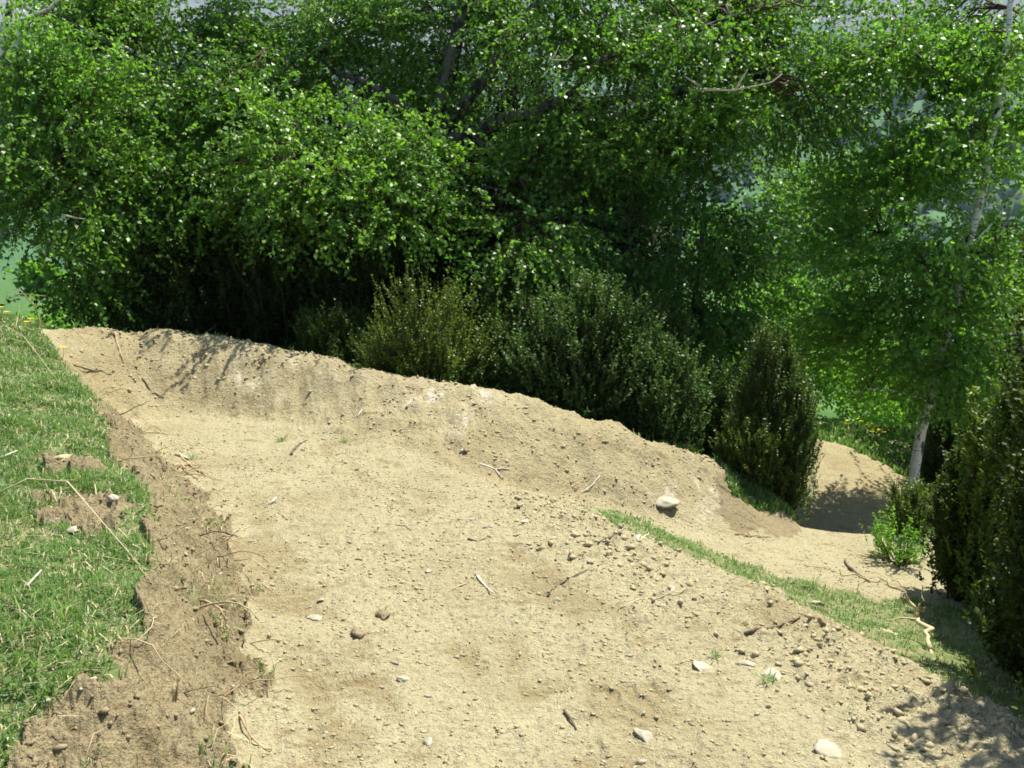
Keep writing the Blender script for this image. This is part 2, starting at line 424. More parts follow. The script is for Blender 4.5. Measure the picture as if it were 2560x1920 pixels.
def track_fields(x, y):
    h = np.zeros(np.shape(x)); dm = np.zeros(np.shape(x))
    for k, (a, b, w) in enumerate(tracks):
        d = (b - a)[:2]; L = np.linalg.norm(d); d = d / L
        s = (x - a[0]) * d[0] + (y - a[1]) * d[1]
        q = -(x - a[0]) * d[1] + (y - a[1]) * d[0]
        q = q + .05 * noise2(x * 3, y * 3, 70 + k)
        m = sstep(-.2, .15, s) * (1 - sstep(L - .15, L + .2, s)) * (1 - sstep(w / 2 - .03, w / 2 + .04, np.abs(q)))
        m = m * sstep(-.1, .5, noise2(x * 2.1, y * 2.1, 40 + k) + .6 * noise2(x * 6, y * 6, 50 + k) + .15)
        bars = sstep(-.35, .35, np.sin((s + .05 * noise2(x * 5, y * 5, 3) + .02 * noise2(x * 14, y * 14, 13)) * 2 * math.pi / .085))
        h += m * (-.011 + .010 * bars)
        dm = np.maximum(dm, m * (.85 - .35 * bars))
    return h, dm

def detail(x, y, dirt):
    """relief that makes the surface rough: clods in the dirt, humps under the turf"""
    r = np.hypot(x, y)
    fade = 1 - sstep(14, 22, r)
    wall = wall_mask(x, y); cut = cut_mask(x, y)
    wx = x + .05 * noise2(x * 6, y * 6, 8); wy = y + .05 * noise2(x * 6, y * 6, 9)
    n1 = noise2(wx * 4.5, wy * 4.5, 1); n2 = noise2(wx * 12, wy * 12, 2); n3 = noise2(wx * 27, wy * 27, 3); n4 = noise2(x * 55, y * 55, 4)
    clod = np.maximum(0, n2 - .05); clod3 = np.maximum(0, n3 - .05); clod4 = np.maximum(0, n4)
    rough = sstep(-.35, .5, noise2(x * 1.4, y * 1.4, 6) + .15)
    # the edge of the platform is a heap of loose spoil
    e = np.full(np.shape(x), 9.0)
    for a, b in zip(edge[2:-1], edge[3:]):
        d = (b - a)[:2]; L2 = d @ d
        t = np.clip(((x - a[0]) * d[0] + (y - a[1]) * d[1]) / L2, 0, 1)
        e = np.minimum(e, np.hypot(x - a[0] - t * d[0], y - a[1] - t * d[1]))
    loose = 1 - sstep(.1, .75, e)
    amp = .45 + .55 * rough + 1.1 * loose
    z_d = .012 * n1 + amp * (.020 * clod + .013 * clod3 + .006 * clod4)
    streak = noise2(x * 9 + y * 3, y * 1.6, 12)
    z_w = .035 * n1 + .012 * streak + .018 * fbm(x * 3, y * 3, 18, 3) + .022 * clod + .016 * clod3 + .008 * clod4
    ridge = 1 - np.abs(noise2(wx * 5, wy * 5, 31)) * 2
    z_c = .06 * n1 + .022 * np.maximum(0, n2) - .085 * np.maximum(0, noise2(wx * 9, wy * 9, 33) - .3) + .026 * clod3 + .016 * clod4 + .032 * ridge + .012 * noise2(x * 80, y * 80, 35)
    z = np.where(cut, z_c, np.where(wall, z_w, z_d))
    th, dm = track_fields(x, y)
    z = z * (1 - .8 * dm) + th
    zg = .035 * noise2(x * 2.3, y * 2.3, 14) + .022 * noise2(x * 6, y * 6, 15) + .008 * noise2(x * 20, y * 20, 16)
    return np.where(dirt, z, zg) * fade, dm

_ag = np.concatenate([np.linspace(-110, -36, 75)[:-1], np.linspace(-36, 36, 900), np.linspace(36, 110, 75)[1:]])
_rr = [0.45]
while _rr[-1] < 14: _rr.append(_rr[-1] * (1.0052 if _rr[-1] > 1.8 else 1.02))
while _rr[-1] < 28: _rr.append(_rr[-1] * 1.012)
while _rr[-1] < 620: _rr.append(_rr[-1] * 1.05)
AG, RR = np.meshgrid(np.radians(_ag), np.array(_rr))
TX = RR * np.sin(AG); TY = RR * np.cos(AG)
DM = dirt_mask(TX, TY)
TD, TDAMP = detail(TX, TY, DM)
TZ = H0(TX, TY) + TD
# the mesh is cut into the surfaces it shows
nr, na = TX.shape
idx = np.arange(nr * na).reshape(nr, na)
quads = np.stack([idx[:-1, :-1], idx[:-1, 1:], idx[1:, 1:], idx[1:, :-1]], -1).reshape(-1, 4)
cx = TX.ravel()[quads].mean(1); cy = TY.ravel()[quads].mean(1)
fd = DM.ravel()[quads].sum(1) >= 2
fw = fd & wall_mask(cx, cy); f2 = fd & inpoly(cx, cy, poly_b2) & ~fw
f4 = fd & inpoly(*jit(cx, cy, .11, 4), poly_end); fw &= ~f4; f2 &= ~f4
fc = fd & cut_mask(cx, cy) & ~fw & ~f4
V = np.stack([TX.ravel(), TY.ravel(), TZ.ravel()], -1)
# pale scraped patches in the wall
chalk = np.zeros(len(V))
for (u, v, ru, rv) in ((360, 372, 30, 14), (440, 400, 60, 18), (478, 398, 26, 14), (300, 375, 60, 22), (705, 498, 30, 18), (670, 500, 20, 20), (470, 420, 30, 10), (250, 368, 40, 14)):
    c = G0(u, v)
    chalk = np.maximum(chalk, np.exp(-(((V[:, 0] - c[0]) / (ru / 1000 * c[1])) ** 2 + ((V[:, 2] - c[2]) / (rv / 1000 * c[1])) ** 2 + ((V[:, 1] - c[1]) / .6) ** 2)))
streakv = sstep(.0, .5, noise2(V[:, 0] * 16 + V[:, 2] * 2, V[:, 2] * 3 + V[:, 1], 55) + .25)
chalk = np.clip(chalk * (.35 + .65 * streakv) * sstep(-.2, .4, fbm(V[:, 0] * 5, V[:, 2] * 6, 56, 3)) * .8, 0, 1)
def sub_mesh(name, mask, mat):
    q = quads[mask]; used, inv = np.unique(q, return_inverse=True)
    o = make_mesh(name, V[used], [inv.reshape(-1, 4)], mat, attrs={'chalk': chalk[used], 'damp': TDAMP.ravel()[used]}, smooth=True)
    o['kind'] = 'structure'; return o
tag(sub_mesh('dirt_path', fd & ~fw & ~f2 & ~fc & ~f4, M_path), 'freshly dug pale dirt path curving round below the bank', 'path')
tag(sub_mesh('dirt_bank', fw, M_bank), 'curved wall of dug earth behind the path below the dark shrubs', 'earth bank')
tag(sub_mesh('dirt_bank', f2, M_bank), 'second smaller dirt bank in the hollow between the shrubs', 'earth bank')
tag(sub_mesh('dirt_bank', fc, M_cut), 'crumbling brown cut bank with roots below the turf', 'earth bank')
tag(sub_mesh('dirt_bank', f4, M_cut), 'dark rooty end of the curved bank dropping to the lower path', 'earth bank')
rfar = np.hypot(cx, cy) > 21
tag(sub_mesh('ground', ~fd & ~rfar, M_soil), 'green hillside ground around the dug path', 'ground')
tag(sub_mesh('field', ~fd & rfar, M_field), 'green meadow falling away to the valley', 'field')

def Hs(x, y):
    x = np.atleast_1d(np.asarray(x, float)); y = np.atleast_1d(np.asarray(y, float))
    return H0(x, y) + detail(x, y, dirt_mask(x, y))[0]
def G(u, v):
    p = G0(u, v); p[2] = Hs(p[0], p[1])[0]; return p

# ------------------------------------------------------------------ far valley side, mountain, forest
def far_sheet(name, label, r0, r1, n, zf, mat, cat):
    ag = np.radians(np.linspace(-60, 60, 260)); rr = np.linspace(r0, r1, n)
    A, R = np.meshgrid(ag, rr); x = R * np.sin(A); y = R * np.cos(A); z = zf(A, R, x, y)
    i = np.arange(A.size).reshape(A.shape)
    q = np.stack([i[:-1, :-1], i[:-1, 1:], i[1:, 1:], i[1:, :-1]], -1).reshape(-1, 4)
    return tag(make_mesh(name, np.stack([x, y, z], -1).reshape(-1, 3), [q], mat, smooth=True), label, cat, kind='structure')
def hill_z(A, R, x, y):
    t = np.clip((R - 560) / 1300, 0, 1)
    return -34 + 330 * t ** 1.1 * (1 + .25 * noise2(x / 420, y / 420, 201)) + 14 * fbm(x / 150, y / 150, 203, 3) * sstep(0, .1, t)
def mount_z(A, R, x, y):
    t = np.clip((R - 1900) / 5200, 0, 1)
    rid = 1 - np.abs(fbm(x / 1500, y / 1500, 301, 5))
    return 150 + 2250 * t * (.55 + .5 * rid) + 60 * fbm(x / 240, y / 240, 307, 4) * sstep(0, .1, t)
M_hill = mat_simple('wooded_hill', (0.03, 0.085, 0.025), (0.06, 0.14, 0.04), 0.02, bump=1.0, dist=4)
m, nt, b = new_mat('mountain'); pz = pos(nt)
rock = mixc(nt, noise_n(nt, pz, 0.004, 6, .65), (0.16, 0.15, 0.15), (0.10, 0.13, 0.09))
sx = N(nt, 'ShaderNodeSeparateXYZ'); nt.links.new(pz, sx.inputs[0])
snow = math_n(nt, 'MULTIPLY', ramp(nt, noise_n(nt, pz, 0.006, 6, .7), [(.55, (0, 0, 0)), (.6, (1, 1, 1))]),
              math_n(nt, 'GREATER_THAN', sx.outputs['Z'], 1150))
nt.links.new(mixc(nt, snow, rock, (0.8, 0.82, 0.86)), b.inputs['Base Color']); b.inputs['Roughness'].default_value = .95
far_sheet('hill', 'wooded slope across the valley behind the trees', 560, 1900, 120, hill_z, M_hill, 'hill')
far_sheet('mountain', 'hazy blue mountain with streaks of snow above the tree gap', 1900, 7600, 150, mount_z, m, 'mountain')

def ico_pts():
    import bmesh
    bm = bmesh.new(); bmesh.ops.create_icosphere(bm, subdivisions=2, radius=1)
    v = np.array([x.co[:] for x in bm.verts]); f = np.array([[w.index for w in q.verts] for q in bm.faces]); bm.free()
    bm = bmesh.new(); bmesh.ops.create_icosphere(bm, subdivisions=1, radius=1)
    v1 = np.array([x.co[:] for x in bm.verts]); f1 = np.array([[w.index for w in q.verts] for q in bm.faces]); bm.free()
    return v, f, v1, f1
IV, IF, IV1, IF1 = ico_pts()
def ico3():
    import bmesh
    bm = bmesh.new(); bmesh.ops.create_icosphere(bm, subdivisions=3, radius=1)
    v = np.array([x.co[:] for x in bm.verts]); f = np.array([[w.index for w in q.verts] for q in bm.faces]); bm.free(); return v, f
IV3, IF3 = ico3()
OV = np.array([[1, 0, 0], [-1, 0, 0], [0, 1, 0], [0, -1, 0], [0, 0, 1], [0, 0, -1.]])
OF = np.array([[0, 2, 4], [2, 1, 4], [1, 3, 4], [3, 0, 4], [2, 0, 5], [1, 2, 5], [3, 1, 5], [0, 3, 5]])

def forest():
    n = 3400
    A = np.radians(RNG.uniform(-32, 32, n)); R = 600 + 1200 * RNG.random(n) ** 0.9
    x = R * np.sin(A); y = R * np.cos(A); keep = noise2(x / 110, y / 110, 66) > -.28
    x, y, A, R = x[keep], y[keep], A[keep], R[keep]; n = len(x)
    z = hill_z(A, R, x, y); s = RNG.uniform(4, 8.5, n)
    off_ = 1 + .35 * RNG.standard_normal((n, len(IV1), 1))
    v = IV1[None] * off_ * s[:, None, None] * np.array([1, 1, 1.15]) + np.stack([x, y, z + s * .7], -1)[:, None]
    f = IF1[None] + (np.arange(n) * len(IV1))[:, None, None]
    t = np.repeat(RNG.random(n), len(IV1))
    tag(make_mesh('distant_forest', v.reshape(-1, 3), [f.reshape(-1, 3)], M_ffar, attrs={'tint': t}),
        'distant woodland covering the slope across the valley', 'forest', kind='stuff')
M_ffar = mat_leaf('far_canopy', (0.028, 0.065, 0.018), (0.075, 0.125, 0.035), 0.0, 0.9, 0.1)
forest()

# ------------------------------------------------------------------ vegetation kit
class Wood:
    def __init__(s): s.v = []; s.f = []; s.n = 0
    def tube(s, pl, r0, r1, sides=7, wob=0.0):
        pl = np.asarray(pl, float); m = len(pl)
        t = unit(np.gradient(pl, axis=0))
        ref = np.where(np.abs(t[:, 2:3]) > .9, np.array([[1., 0, 0]]), np.array([[0, 0, 1.]]))
        a = unit(np.cross(t, ref)); b_ = np.cross(t, a)
        r = np.linspace(r0, r1, m) if np.isscalar(r0) else np.asarray(r0)
        r = r * (1 + wob * RNG.standard_normal(m))
        th = np.linspace(0, 2 * math.pi, sides, endpoint=False)
        ring = pl[:, None] + r[:, None, None] * (np.cos(th)[None, :, None] * a[:, None] + np.sin(th)[None, :, None] * b_[:, None])
        i = np.arange(m * sides).reshape(m, sides) + s.n
        j = np.roll(i, -1, 1)
        s.f.append(np.stack([i[:-1], j[:-1], j[1:], i[1:]], -1).reshape(-1, 4))
        s.v.append(ring.reshape(-1, 3)); s.n += m * sides
        # closed ends
        c = np.array([pl[0], pl[-1]]); s.v.append(c); k0 = s.n; s.n += 2
        e0 = np.stack([j[0], i[0], np.full(sides, k0), np.full(sides, k0)], -1); e1 = np.stack([i[-1], j[-1], np.full(sides, k0 + 1), np.full(sides, k0 + 1)], -1)
        s.tri = getattr(s, 'tri', []) + [e0[:, :3], e1[:, :3]]
    def many(s, p0, p1, p2, r0, r1):
        """many thin 3-sided twigs through three points"""
        n = len(p0)
        if n == 0: return
        th = np.array([0, 2.094, 4.189])
        d = unit(p2 - p0); a = unit(np.cross(d, np.array([.31, .83, .46]))); b_ = np.cross(d, a)
        rings = []
        for p, r in ((p0, r0), (p1, (r0 + r1) / 2), (p2, r1)):
            rings.append(p[:, None] + r * (np.cos(th)[None, :, None] * a[:, None] + np.sin(th)[None, :, None] * b_[:, None]))
        v = np.stack(rings, 1)                       # n,3,3,3
        i = np.arange(n * 9).reshape(n, 3, 3) + s.n; j = np.roll(i, -1, 2)
        s.f.append(np.stack([i[:, :-1], j[:, :-1], j[:, 1:], i[:, 1:]], -1).reshape(-1, 4))
        s.v.append(v.reshape(-1, 3)); s.n += n * 9
    def build(s, name, mat, parent, smooth=True):
        return make_mesh(name, np.concatenate(s.v), [np.concatenate(s.f)] + ([np.concatenate(s.tri)] if getattr(s, 'tri', None) else []), mat, parent, smooth=smooth)

def leaf_mesh(p, d, n, L, W, fold=.18):
    """pointed leaves: base, two shoulders, tip; folded along the midrib"""
    d = unit(d); n = unit(n - d * (n * d).sum(-1, keepdims=True)); s = np.cross(d, n)
    L = L[:, None]; W = W[:, None]
    v = np.stack([p, p + d * L * .42 + s * W * .5 + n * W * fold, p + d * L, p + d * L * .42 - s * W * .5 + n * W * fold], 1)
    return v.reshape(-1, 3), np.arange(len(p) * 4).reshape(-1, 4)

def leaf_mesh6(p, d, n, L, W, fold=.12):
    d = unit(d); n = unit(n - d * (n * d).sum(-1, keepdims=True)); s = np.cross(d, n)
    L = L[:, None]; W = W[:, None]
    v = np.stack([p, p + d * L * .3 + s * W * .46 + n * W * fold, p + d * L * .72 + s * W * .42 + n * W * fold, p + d * L,
                  p + d * L * .72 - s * W * .42 + n * W * fold, p + d * L * .3 - s * W * .46 + n * W * fold], 1)
    return v.reshape(-1, 3), np.arange(len(p) * 6).reshape(-1, 6)

def rvec(n): return unit(RNG.standard_normal((n, 3)))
UP = np.array([0, 0, 1.0])

def bend(a, b, sag=0.0, wob=.06, n=7):
    a = np.asarray(a, float); b = np.asarray(b, float); t = np.linspace(0, 1, n)[:, None]
    L = np.linalg.norm(b - a)
    w = RNG.standard_normal((n, 3)) * wob * L * np.sin(t * math.pi)
    return a + (b - a) * t + w + UP * sag * L * 4 * t * (1 - t)

def nearest(skel, c):
    S = np.concatenate(skel); i = np.argmin(((S - c) ** 2).sum(1) + .6 * np.maximum(0, S[:, 2] - c[2]) ** 2); return S[i]

def leafy_tree(name, label, cat, base, trunk, limbs, masses, mat_leafs, mat_trunk, leaf=(.046, .037), twig=(.34, .16), per_cluster=29, leaves_per=10,
               tr=(.12, .05), group=None, droop=.3, cluster_r=.2, sides=10, limb_r=(.05, .018), branch_r=(.014, .005), twig_draw=True, mat_limb=None):
    """trunk, limbs: world polylines; masses: (centre, radii, clusters) clouds of leafy sprays hung from the nearest limb"""
    base = np.asarray(base, float)
    root = thing(name, label, cat, base, group)
    W = Wood(); skel = []
    tl = resample([np.asarray(p, float) for p in trunk], .25); tl = np.array(tl)
    tl[1:-1] += RNG.standard_normal((len(tl) - 2, 3)) * .012
    W.tube(tl - base, tr[0], tr[1], sides, .05); skel.append(tl)
    for lm in limbs:
        pl, r0, r1 = (lm if isinstance(lm, tuple) else (lm, limb_r[0], limb_r[1]))
        pl = np.array(resample([np.asarray(p, float) for p in pl], .2)); pl[1:-1] += RNG.standard_normal((max(0, len(pl) - 2), 3)) * .02
        W.tube(pl - base, r0, r1, 7, .06); skel.append(pl)
    W.build('trunk', mat_trunk, root)
    B = Wood(); org = []; dirs = []; tw = []
    for (c, rad, k) in masses:
        c = np.asarray(c, float); rad = np.asarray(rad, float)
        ns = max(1, int(round(k / 9.0)))
        sub = rvec(ns) * (RNG.random((ns, 1)) ** .4) * rad + c
        q = sub[RNG.integers(0, ns, k)] + RNG.standard_normal((k, 3)) * np.array([.20, .17, .13])
        sl = RNG.uniform(-.3, .3, ns)
        for cc in q:
            if cc[2] < H0(cc[0], cc[1]) + .25: continue
            s = nearest(skel, cc)
            L = np.linalg.norm(cc - s)
            if L > .1:
                B.tube(bend(s, cc, .08, .05) - base, branch_r[0] * (.6 + .25 * L), branch_r[1], 5)
            n = max(4, int(per_cluster * RNG.uniform(.5, 1.4)))
            o = cc + RNG.standard_normal((n, 3)) * cluster_r * np.array([1, 1, .5])
            out = unit((o - cc) + .55 * unit((cc - c) + 1e-3) + .25 * rvec(n))
            org.append(o); dirs.append(out); tw.append(np.full(n, sl[np.argmin(((sub - cc) ** 2).sum(1))]))
    o = np.concatenate(org); d = np.concatenate(dirs); n = len(o)
    Lt = RNG.uniform(twig[1], twig[0], n)[:, None]
    dr = droop * RNG.uniform(.4, 1.5, n)[:, None]
    def at(t): return o + d * Lt * t - UP * dr * Lt * t * t
    if twig_draw:
        B.many(o - base, at(.5) - base, at(1.0) - base, .0032, .0014)
    if B.v: B.build('branches', mat_limb or M_twig, root)
    ps = []; tg = []
    for k in range(leaves_per):
        t = (k + .35 + .5 * RNG.random((n, 1))) / leaves_per
        ps.append(at(t)); tg.append(unit(d - 2 * UP * dr * t))
    p = np.concatenate(ps); tgt = np.concatenate(tg); m = len(p)
    dd = unit(.5 * tgt + .9 * rvec(m) - .3 * UP)
    nn = unit(.8 * rvec(m) + .75 * UP + np.array([.1, -.45, 0]))
    L = leaf[0] * RNG.uniform(.65, 1.25, m); Wd = leaf[1] * RNG.uniform(.75, 1.2, m)
    v, f = leaf_mesh(p - base, dd, nn, L, Wd)
    mass_t = .5 + .5 * noise2(p[:, 0] * 1.7 + p[:, 2], p[:, 1] * 1.7 - p[:, 2] * 1.3, 77)
    tint = np.clip(.45 * RNG.random(m) + .5 * mass_t + np.tile(np.concatenate(tw), leaves_per), 0, 1)
    make_mesh('crown', v, [f], mat_leafs, root, attrs={'tint': np.repeat(tint, 4)})
    return root

def at(u, v, y):
    return P(u, v, y=y)

def gz(x, y): return np.array([x, y, float(H0(x, y)) - .05])

# ------------------------------------------------------------------ trees
def E(u, v, y, ru, rv, ry, k):
    """foliage cloud from its picture place, distance and depth"""
    c = at(u, v, y); s = y / FPX
    return (c, (ru * s, ry, rv * s), k)

b1 = gz(-1.05, 10.9)
fork = at(432, 132, 10.9)
leafy_tree('birch_tree', 'large old birch with a thick dark trunk forking above the curved dirt bank', 'tree', b1,
    [b1, at(424, 260, 10.9), at(428, 190, 10.9), fork],
    [([fork, at(452, 62, 10.9), at(462, 0, 10.9), at(468, -90, 11)], .10, .05),
     ([fork + np.array([.05, 0, -.1]), at(474, 92, 10.8), at(504, 50, 10.7), at(545, -5, 10.6), at(600, -80, 10.6)], .075, .03),
     ([at(434, 146, 10.9), at(470, 132, 10.7), at(555, 106, 10.4), at(650, 96, 10.2), at(715, 88, 10.1), at(770, 80, 10.05)], .085, .018),
     ([fork, at(380, 90, 10.6), at(320, 60, 10.9), at(250, 40, 11)], .05, .015),
     ([at(428, 180, 10.9), at(380, 165, 10.3), at(330, 160, 9.6), at(300, 165, 9.2)], .055, .015),
     ([at(555, 106, 10.4), at(600, 60, 10), at(680, 30, 9.8), at(760, 10, 9.8)], .03, .010),
     ([at(470, 132, 10.7), at(520, 180, 10.2), at(540, 220, 9.9)], .035, .012)],
    [E(600, 68, 10.15, 42, 25, .2, 8), E(560, 104, 10.15, 32, 16, .15, 6), E(530, 30, 10.3, 30, 25, .2, 6), E(650, 84, 9.95, 34, 16, .15, 6), E(720, 30, 9.6, 40, 20, .15, 6), E(330, 174, 9.5, 60, 34, .3, 26), E(400, 164, 9.6, 40, 30, .25, 13), E(375, 199, 9.45, 45, 16, .2, 7), E(300, 145, 9.9, 40, 28, .3, 11), E(255, 149, 9.7, 20, 22, .2, 4), E(350, 130, 10.1, 35, 20, .3, 7), E(190, 150, 9.9, 30, 22, .2, 6), E(285, 209, 9.5, 16, 18, .15, 4), E(440, 199, 9.6, 14, 20, .15, 4), E(425, 149, 9.8, 40, 22, .25, 9), E(300, 95, 10.5, 90, 40, .4, 22), E(430, 40, 11.3, 80, 45, .4, 25), E(480, 25, 11.4, 40, 30, .3, 10), E(430, 95, 10.8, 45, 14, .2, 4),
     E(330, 30, 11.2, 70, 40, .5, 13), E(540, 50, 10.9, 70, 45, .4, 22), E(620, 20, 11.2, 60, 40, .4, 22), E(690, 50, 10.7, 95, 45, .4, 40), E(690, 105, 10.3, 70, 25, .3, 17), E(790, 75, 10.6, 55, 55, .35, 30), E(770, 15, 11, 60, 30, .35, 15),
     E(590, 144, 10.2, 70, 40, .3, 19), E(540, 130, 10.6, 40, 25, .3, 9), E(690, 159, 10.0, 55, 40, .3, 23), E(520, 229, 9.5, 42, 32, .25, 17), E(265, 224, 9.5, 8, 22, .12, 4), E(390, 209, 9.4, 34, 14, .2, 7), E(500, 179, 10.4, 25, 30, .3, 4),
     E(620, -50, 11.8, 200, 35, .5, 29), E(350, -50, 11.8, 120, 35, .5, 17)],
    M_birch, M_oldbark, tr=(.27, .17), sides=12)

b2 = gz(-3.05, 11.8)
leafy_tree('birch_tree', 'birch with two pale straight trunks rising behind the left part of the foliage', 'tree', b2,
    [b2, at(300, 210, 11.8), at(306, 90, 11.8), at(310, 0, 11.8), at(314, -110, 11.8)],
    [([b2 + np.array([-.1, 0, .1]), at(250, 200, 11.9), at(232, 100, 12), at(224, 0, 12), at(218, -100, 12)], .10, .07),
     ([at(306, 90, 11.8), at(270, 90, 11.2), at(200, 95, 10.6), at(120, 100, 10.2)], .05, .016),
     ([at(306, 150, 11.8), at(250, 190, 10.8), at(200, 200, 10.0)], .04, .014),
     ([at(238, 120, 12), at(160, 60, 11), at(80, 30, 10.3)], .05, .016),
     ([at(306, 200, 11.6), at(346, 120, 11.3), at(356, 90, 11.2), at(368, 60, 11.2)], .03, .015)],
    [E(150, 12, 11.0, 45, 28, .3, 10), E(250, 22, 11.2, 45, 28, .3, 10), E(300, 55, 11.0, 35, 22, .3, 7), E(70, 15, 10.8, 40, 28, .3, 9), E(200, 189, 10.1, 60, 34, .3, 32), E(225, 159, 10.4, 50, 25, .3, 13), E(130, 164, 10.4, 50, 45, .35, 22), E(110, 70, 10.6, 95, 50, .45, 29), E(215, 115, 10.5, 65, 40, .4, 15), E(200, 20, 11.3, 90, 45, .5, 29),
     E(50, 30, 10.8, 60, 55, .4, 21), E(120, -50, 11.8, 140, 35, .5, 17)],
    M_birch, M_birchbark, tr=(.13, .08), group='birches behind the dirt bank')

b3 = gz(-5.6, 10.4)
leafy_tree('birch_tree', 'drooping birch at the left edge hanging over the grassy bank', 'tree', b3,
    [b3, at(-10, 200, 10.4), at(0, 100, 10.4), at(10, 0, 10.4), at(10, -60, 10.4)],
    [([at(-10, 200, 10.4), at(40, 160, 9.9), at(70, 150, 9.5)], .03, .012), ([at(0, 100, 10.4), at(0, 70, 9.8), at(-40, 60, 9.6)], .03, .012),
     ([at(10, 30, 10.4), at(60, 0, 9.9), at(90, -10, 9.8)], .03, .012)],
    [E(55, 120, 9.6, 45, 50, .35, 28), E(40, 210, 9.5, 35, 38, .3, 13), E(85, 190, 9.4, 30, 40, .3, 14), E(10, 50, 10, 45, 50, .4, 20), E(50, 255, 9.6, 35, 25, .3, 8)],
    M_birch2, M_birchbark, tr=(.075, .04))

b4 = gz(-3.85, 10.3)
leafy_tree('small_tree', 'small dark tree with tiers of level branches behind the left end of the bank', 'tree', b4,
    [b4, at(147, 300, 10.3), at(140, 250, 10.3), at(135, 205, 10.3)],
    [([at(143, 268, 10.3), at(100, 258, 10.2), at(70, 262, 10.2)], .02, .008), ([at(141, 250, 10.3), at(180, 240, 10.2), at(215, 244, 10.2)], .018, .008),
     ([at(145, 288, 10.3), at(185, 276, 10.1), at(205, 280, 10.1)], .016, .007), ([at(138, 228, 10.3), at(105, 215, 10.1)], .014, .007)],
    [E(95, 265, 10.1, 45, 20, .4, 16), E(180, 250, 10.2, 45, 26, .4, 18), E(140, 225, 10.3, 60, 25, .4, 14), E(120, 290, 10.2, 30, 14, .3, 7), E(190, 290, 10.2, 35, 18, .3, 9)],
    M_box, M_greybark, tr=(.055, .03), leaf=(.04, .03), droop=.2)

# mid-right thicket of slender dark stems
b5 = gz(1.45, 10.2)
leafy_tree('thicket_tree', 'many stemmed green tree with slender dark stems behind the grey shrub', 'tree', b5,
    [b5, at(668, 420, 10.2), at(690, 340, 10.2), at(700, 250, 10.2), at(705, 190, 10.2)],
    [([b5, at(650, 400, 10.1), at(640, 300, 10.1), at(625, 200, 10.2)], .03, .012), ([b5, at(690, 430, 10.1), at(730, 380, 10), at(760, 330, 10)], .022, .01),
     ([b5, at(640, 420, 10.2), at(605, 330, 10.3), at(590, 250, 10.3)], .03, .012)],
    [E(690, 220, 10.1, 60, 50, .6, 30), E(610, 250, 10.3, 60, 50, .6, 26), E(700, 310, 10, 70, 50, .6, 30), E(630, 330, 10.4, 70, 50, .6, 24), E(710, 385, 10, 50, 35, .5, 18), E(560, 320, 10.6, 60, 40, .5, 18)],
    M_dark, M_greybark, tr=(.045, .02), leaf=(.05, .034), droop=.3)

# right birch, leaning, white trunk
b6 = np.array([*at(912, 468, 10.75)[:2], 0.0]); b6[2] = H0(b6[0], b6[1]) - .05
leafy_tree('birch_tree', 'slender leaning birch with a white dark-flecked trunk beside the dark shrubs', 'tree', b6,
    [b6, at(914, 468, 10.75), at(921, 430, 10.75), at(938, 370, 10.75), at(954, 310, 10.75), at(968, 250, 10.75), at(985, 180, 10.75), at(1000, 90, 10.75), at(1010, 10, 10.75), at(1020, -80, 10.85)],
    [([at(954, 310, 10.75), at(920, 260, 10.85), at(880, 235, 11.06)], .013, .005), ([at(968, 250, 10.75), at(935, 170, 10.85), at(890, 120, 11.06)], .013, .005),
     ([at(985, 180, 10.75), at(950, 90, 10.85), at(905, 40, 10.75)], .013, .005), ([at(938, 370, 10.75), at(900, 340, 10.85), at(860, 335, 11.06)], .012, .005),
     ([at(968, 250, 10.75), at(1010, 200, 10.85), at(1060, 180, 10.75)], .013, .005), ([at(938, 370, 10.75), at(990, 340, 10.85), at(1040, 330, 10.75)], .012, .005),
     ([at(930, 400, 10.75), at(890, 390, 10.85), at(850, 395, 10.75)], .010, .005)],
    [E(905, 110, 11.2, 50, 50, 0.35, 21), E(960, 50, 11.6, 60, 50, 0.35, 22), E(895, 205, 11.1, 45, 40, 0.28, 16), E(965, 170, 11.6, 60, 50, 0.35, 21), E(994, 140, 10.4, 24, 20, .15, 3), E(980, 240, 10.4, 26, 18, .15, 3), E(945, 335, 10.4, 30, 16, .15, 4), E(1004, 30, 10.5, 24, 26, .15, 4), E(905, 50, 10.7, 40, 34, .3, 9), E(930, 265, 10.5, 36, 30, .25, 7), E(875, 240, 10.8, 34, 40, .3, 8), E(905, 345, 10.6, 40, 24, .25, 7), E(1000, 330, 10.5, 26, 30, .2, 5), E(940, 150, 10.6, 34, 36, .25, 7), E(880, 80, 10.9, 26, 30, .3, 5),
     E(910, 300, 11.1, 48, 36, 0.28, 16), E(985, 280, 11.6, 50, 45, 0.28, 17), E(880, 350, 11.0, 40, 26, 0.24, 9), E(955, 365, 10.9, 48, 24, 0.24, 12), E(885, 385, 11.0, 25, 18, 0.21, 4),
     E(960, -25, 12.2, 80, 20, .25, 5), E(1005, 220, 11.2, 20, 40, .2, 3)],
    M_birch2, M_birchbark, tr=(.058, .022), leaf=(.054, .043), cluster_r=.25, twig=(.40, .2))

# farther trees in the right gap
b7 = np.array([*at(812, 300, 17.5)[:2], 0.0]); b7[2] = H0(b7[0], b7[1])
leafy_tree('birch_tree', 'young birch with a short bright white trunk in the gap farther down the slope', 'tree', b7,
    [b7, at(811, 300, 17.5), at(816, 262, 17.5), at(822, 200, 17.5), at(826, 160, 17.5)],
    [([at(816, 262, 17.5), at(790, 230, 17.3)], .02, .01), ([at(820, 220, 17.5), at(845, 190, 17.3)], .02, .01)],
    [E(820, 190, 17.3, 38, 38, .7, 30), E(795, 240, 17.3, 35, 30, .7, 20), E(845, 235, 17.4, 25, 40, .7, 16)],
    M_birch2, M_birchbark, tr=(.07, .04), leaf=(.065, .055), cluster_r=.38)

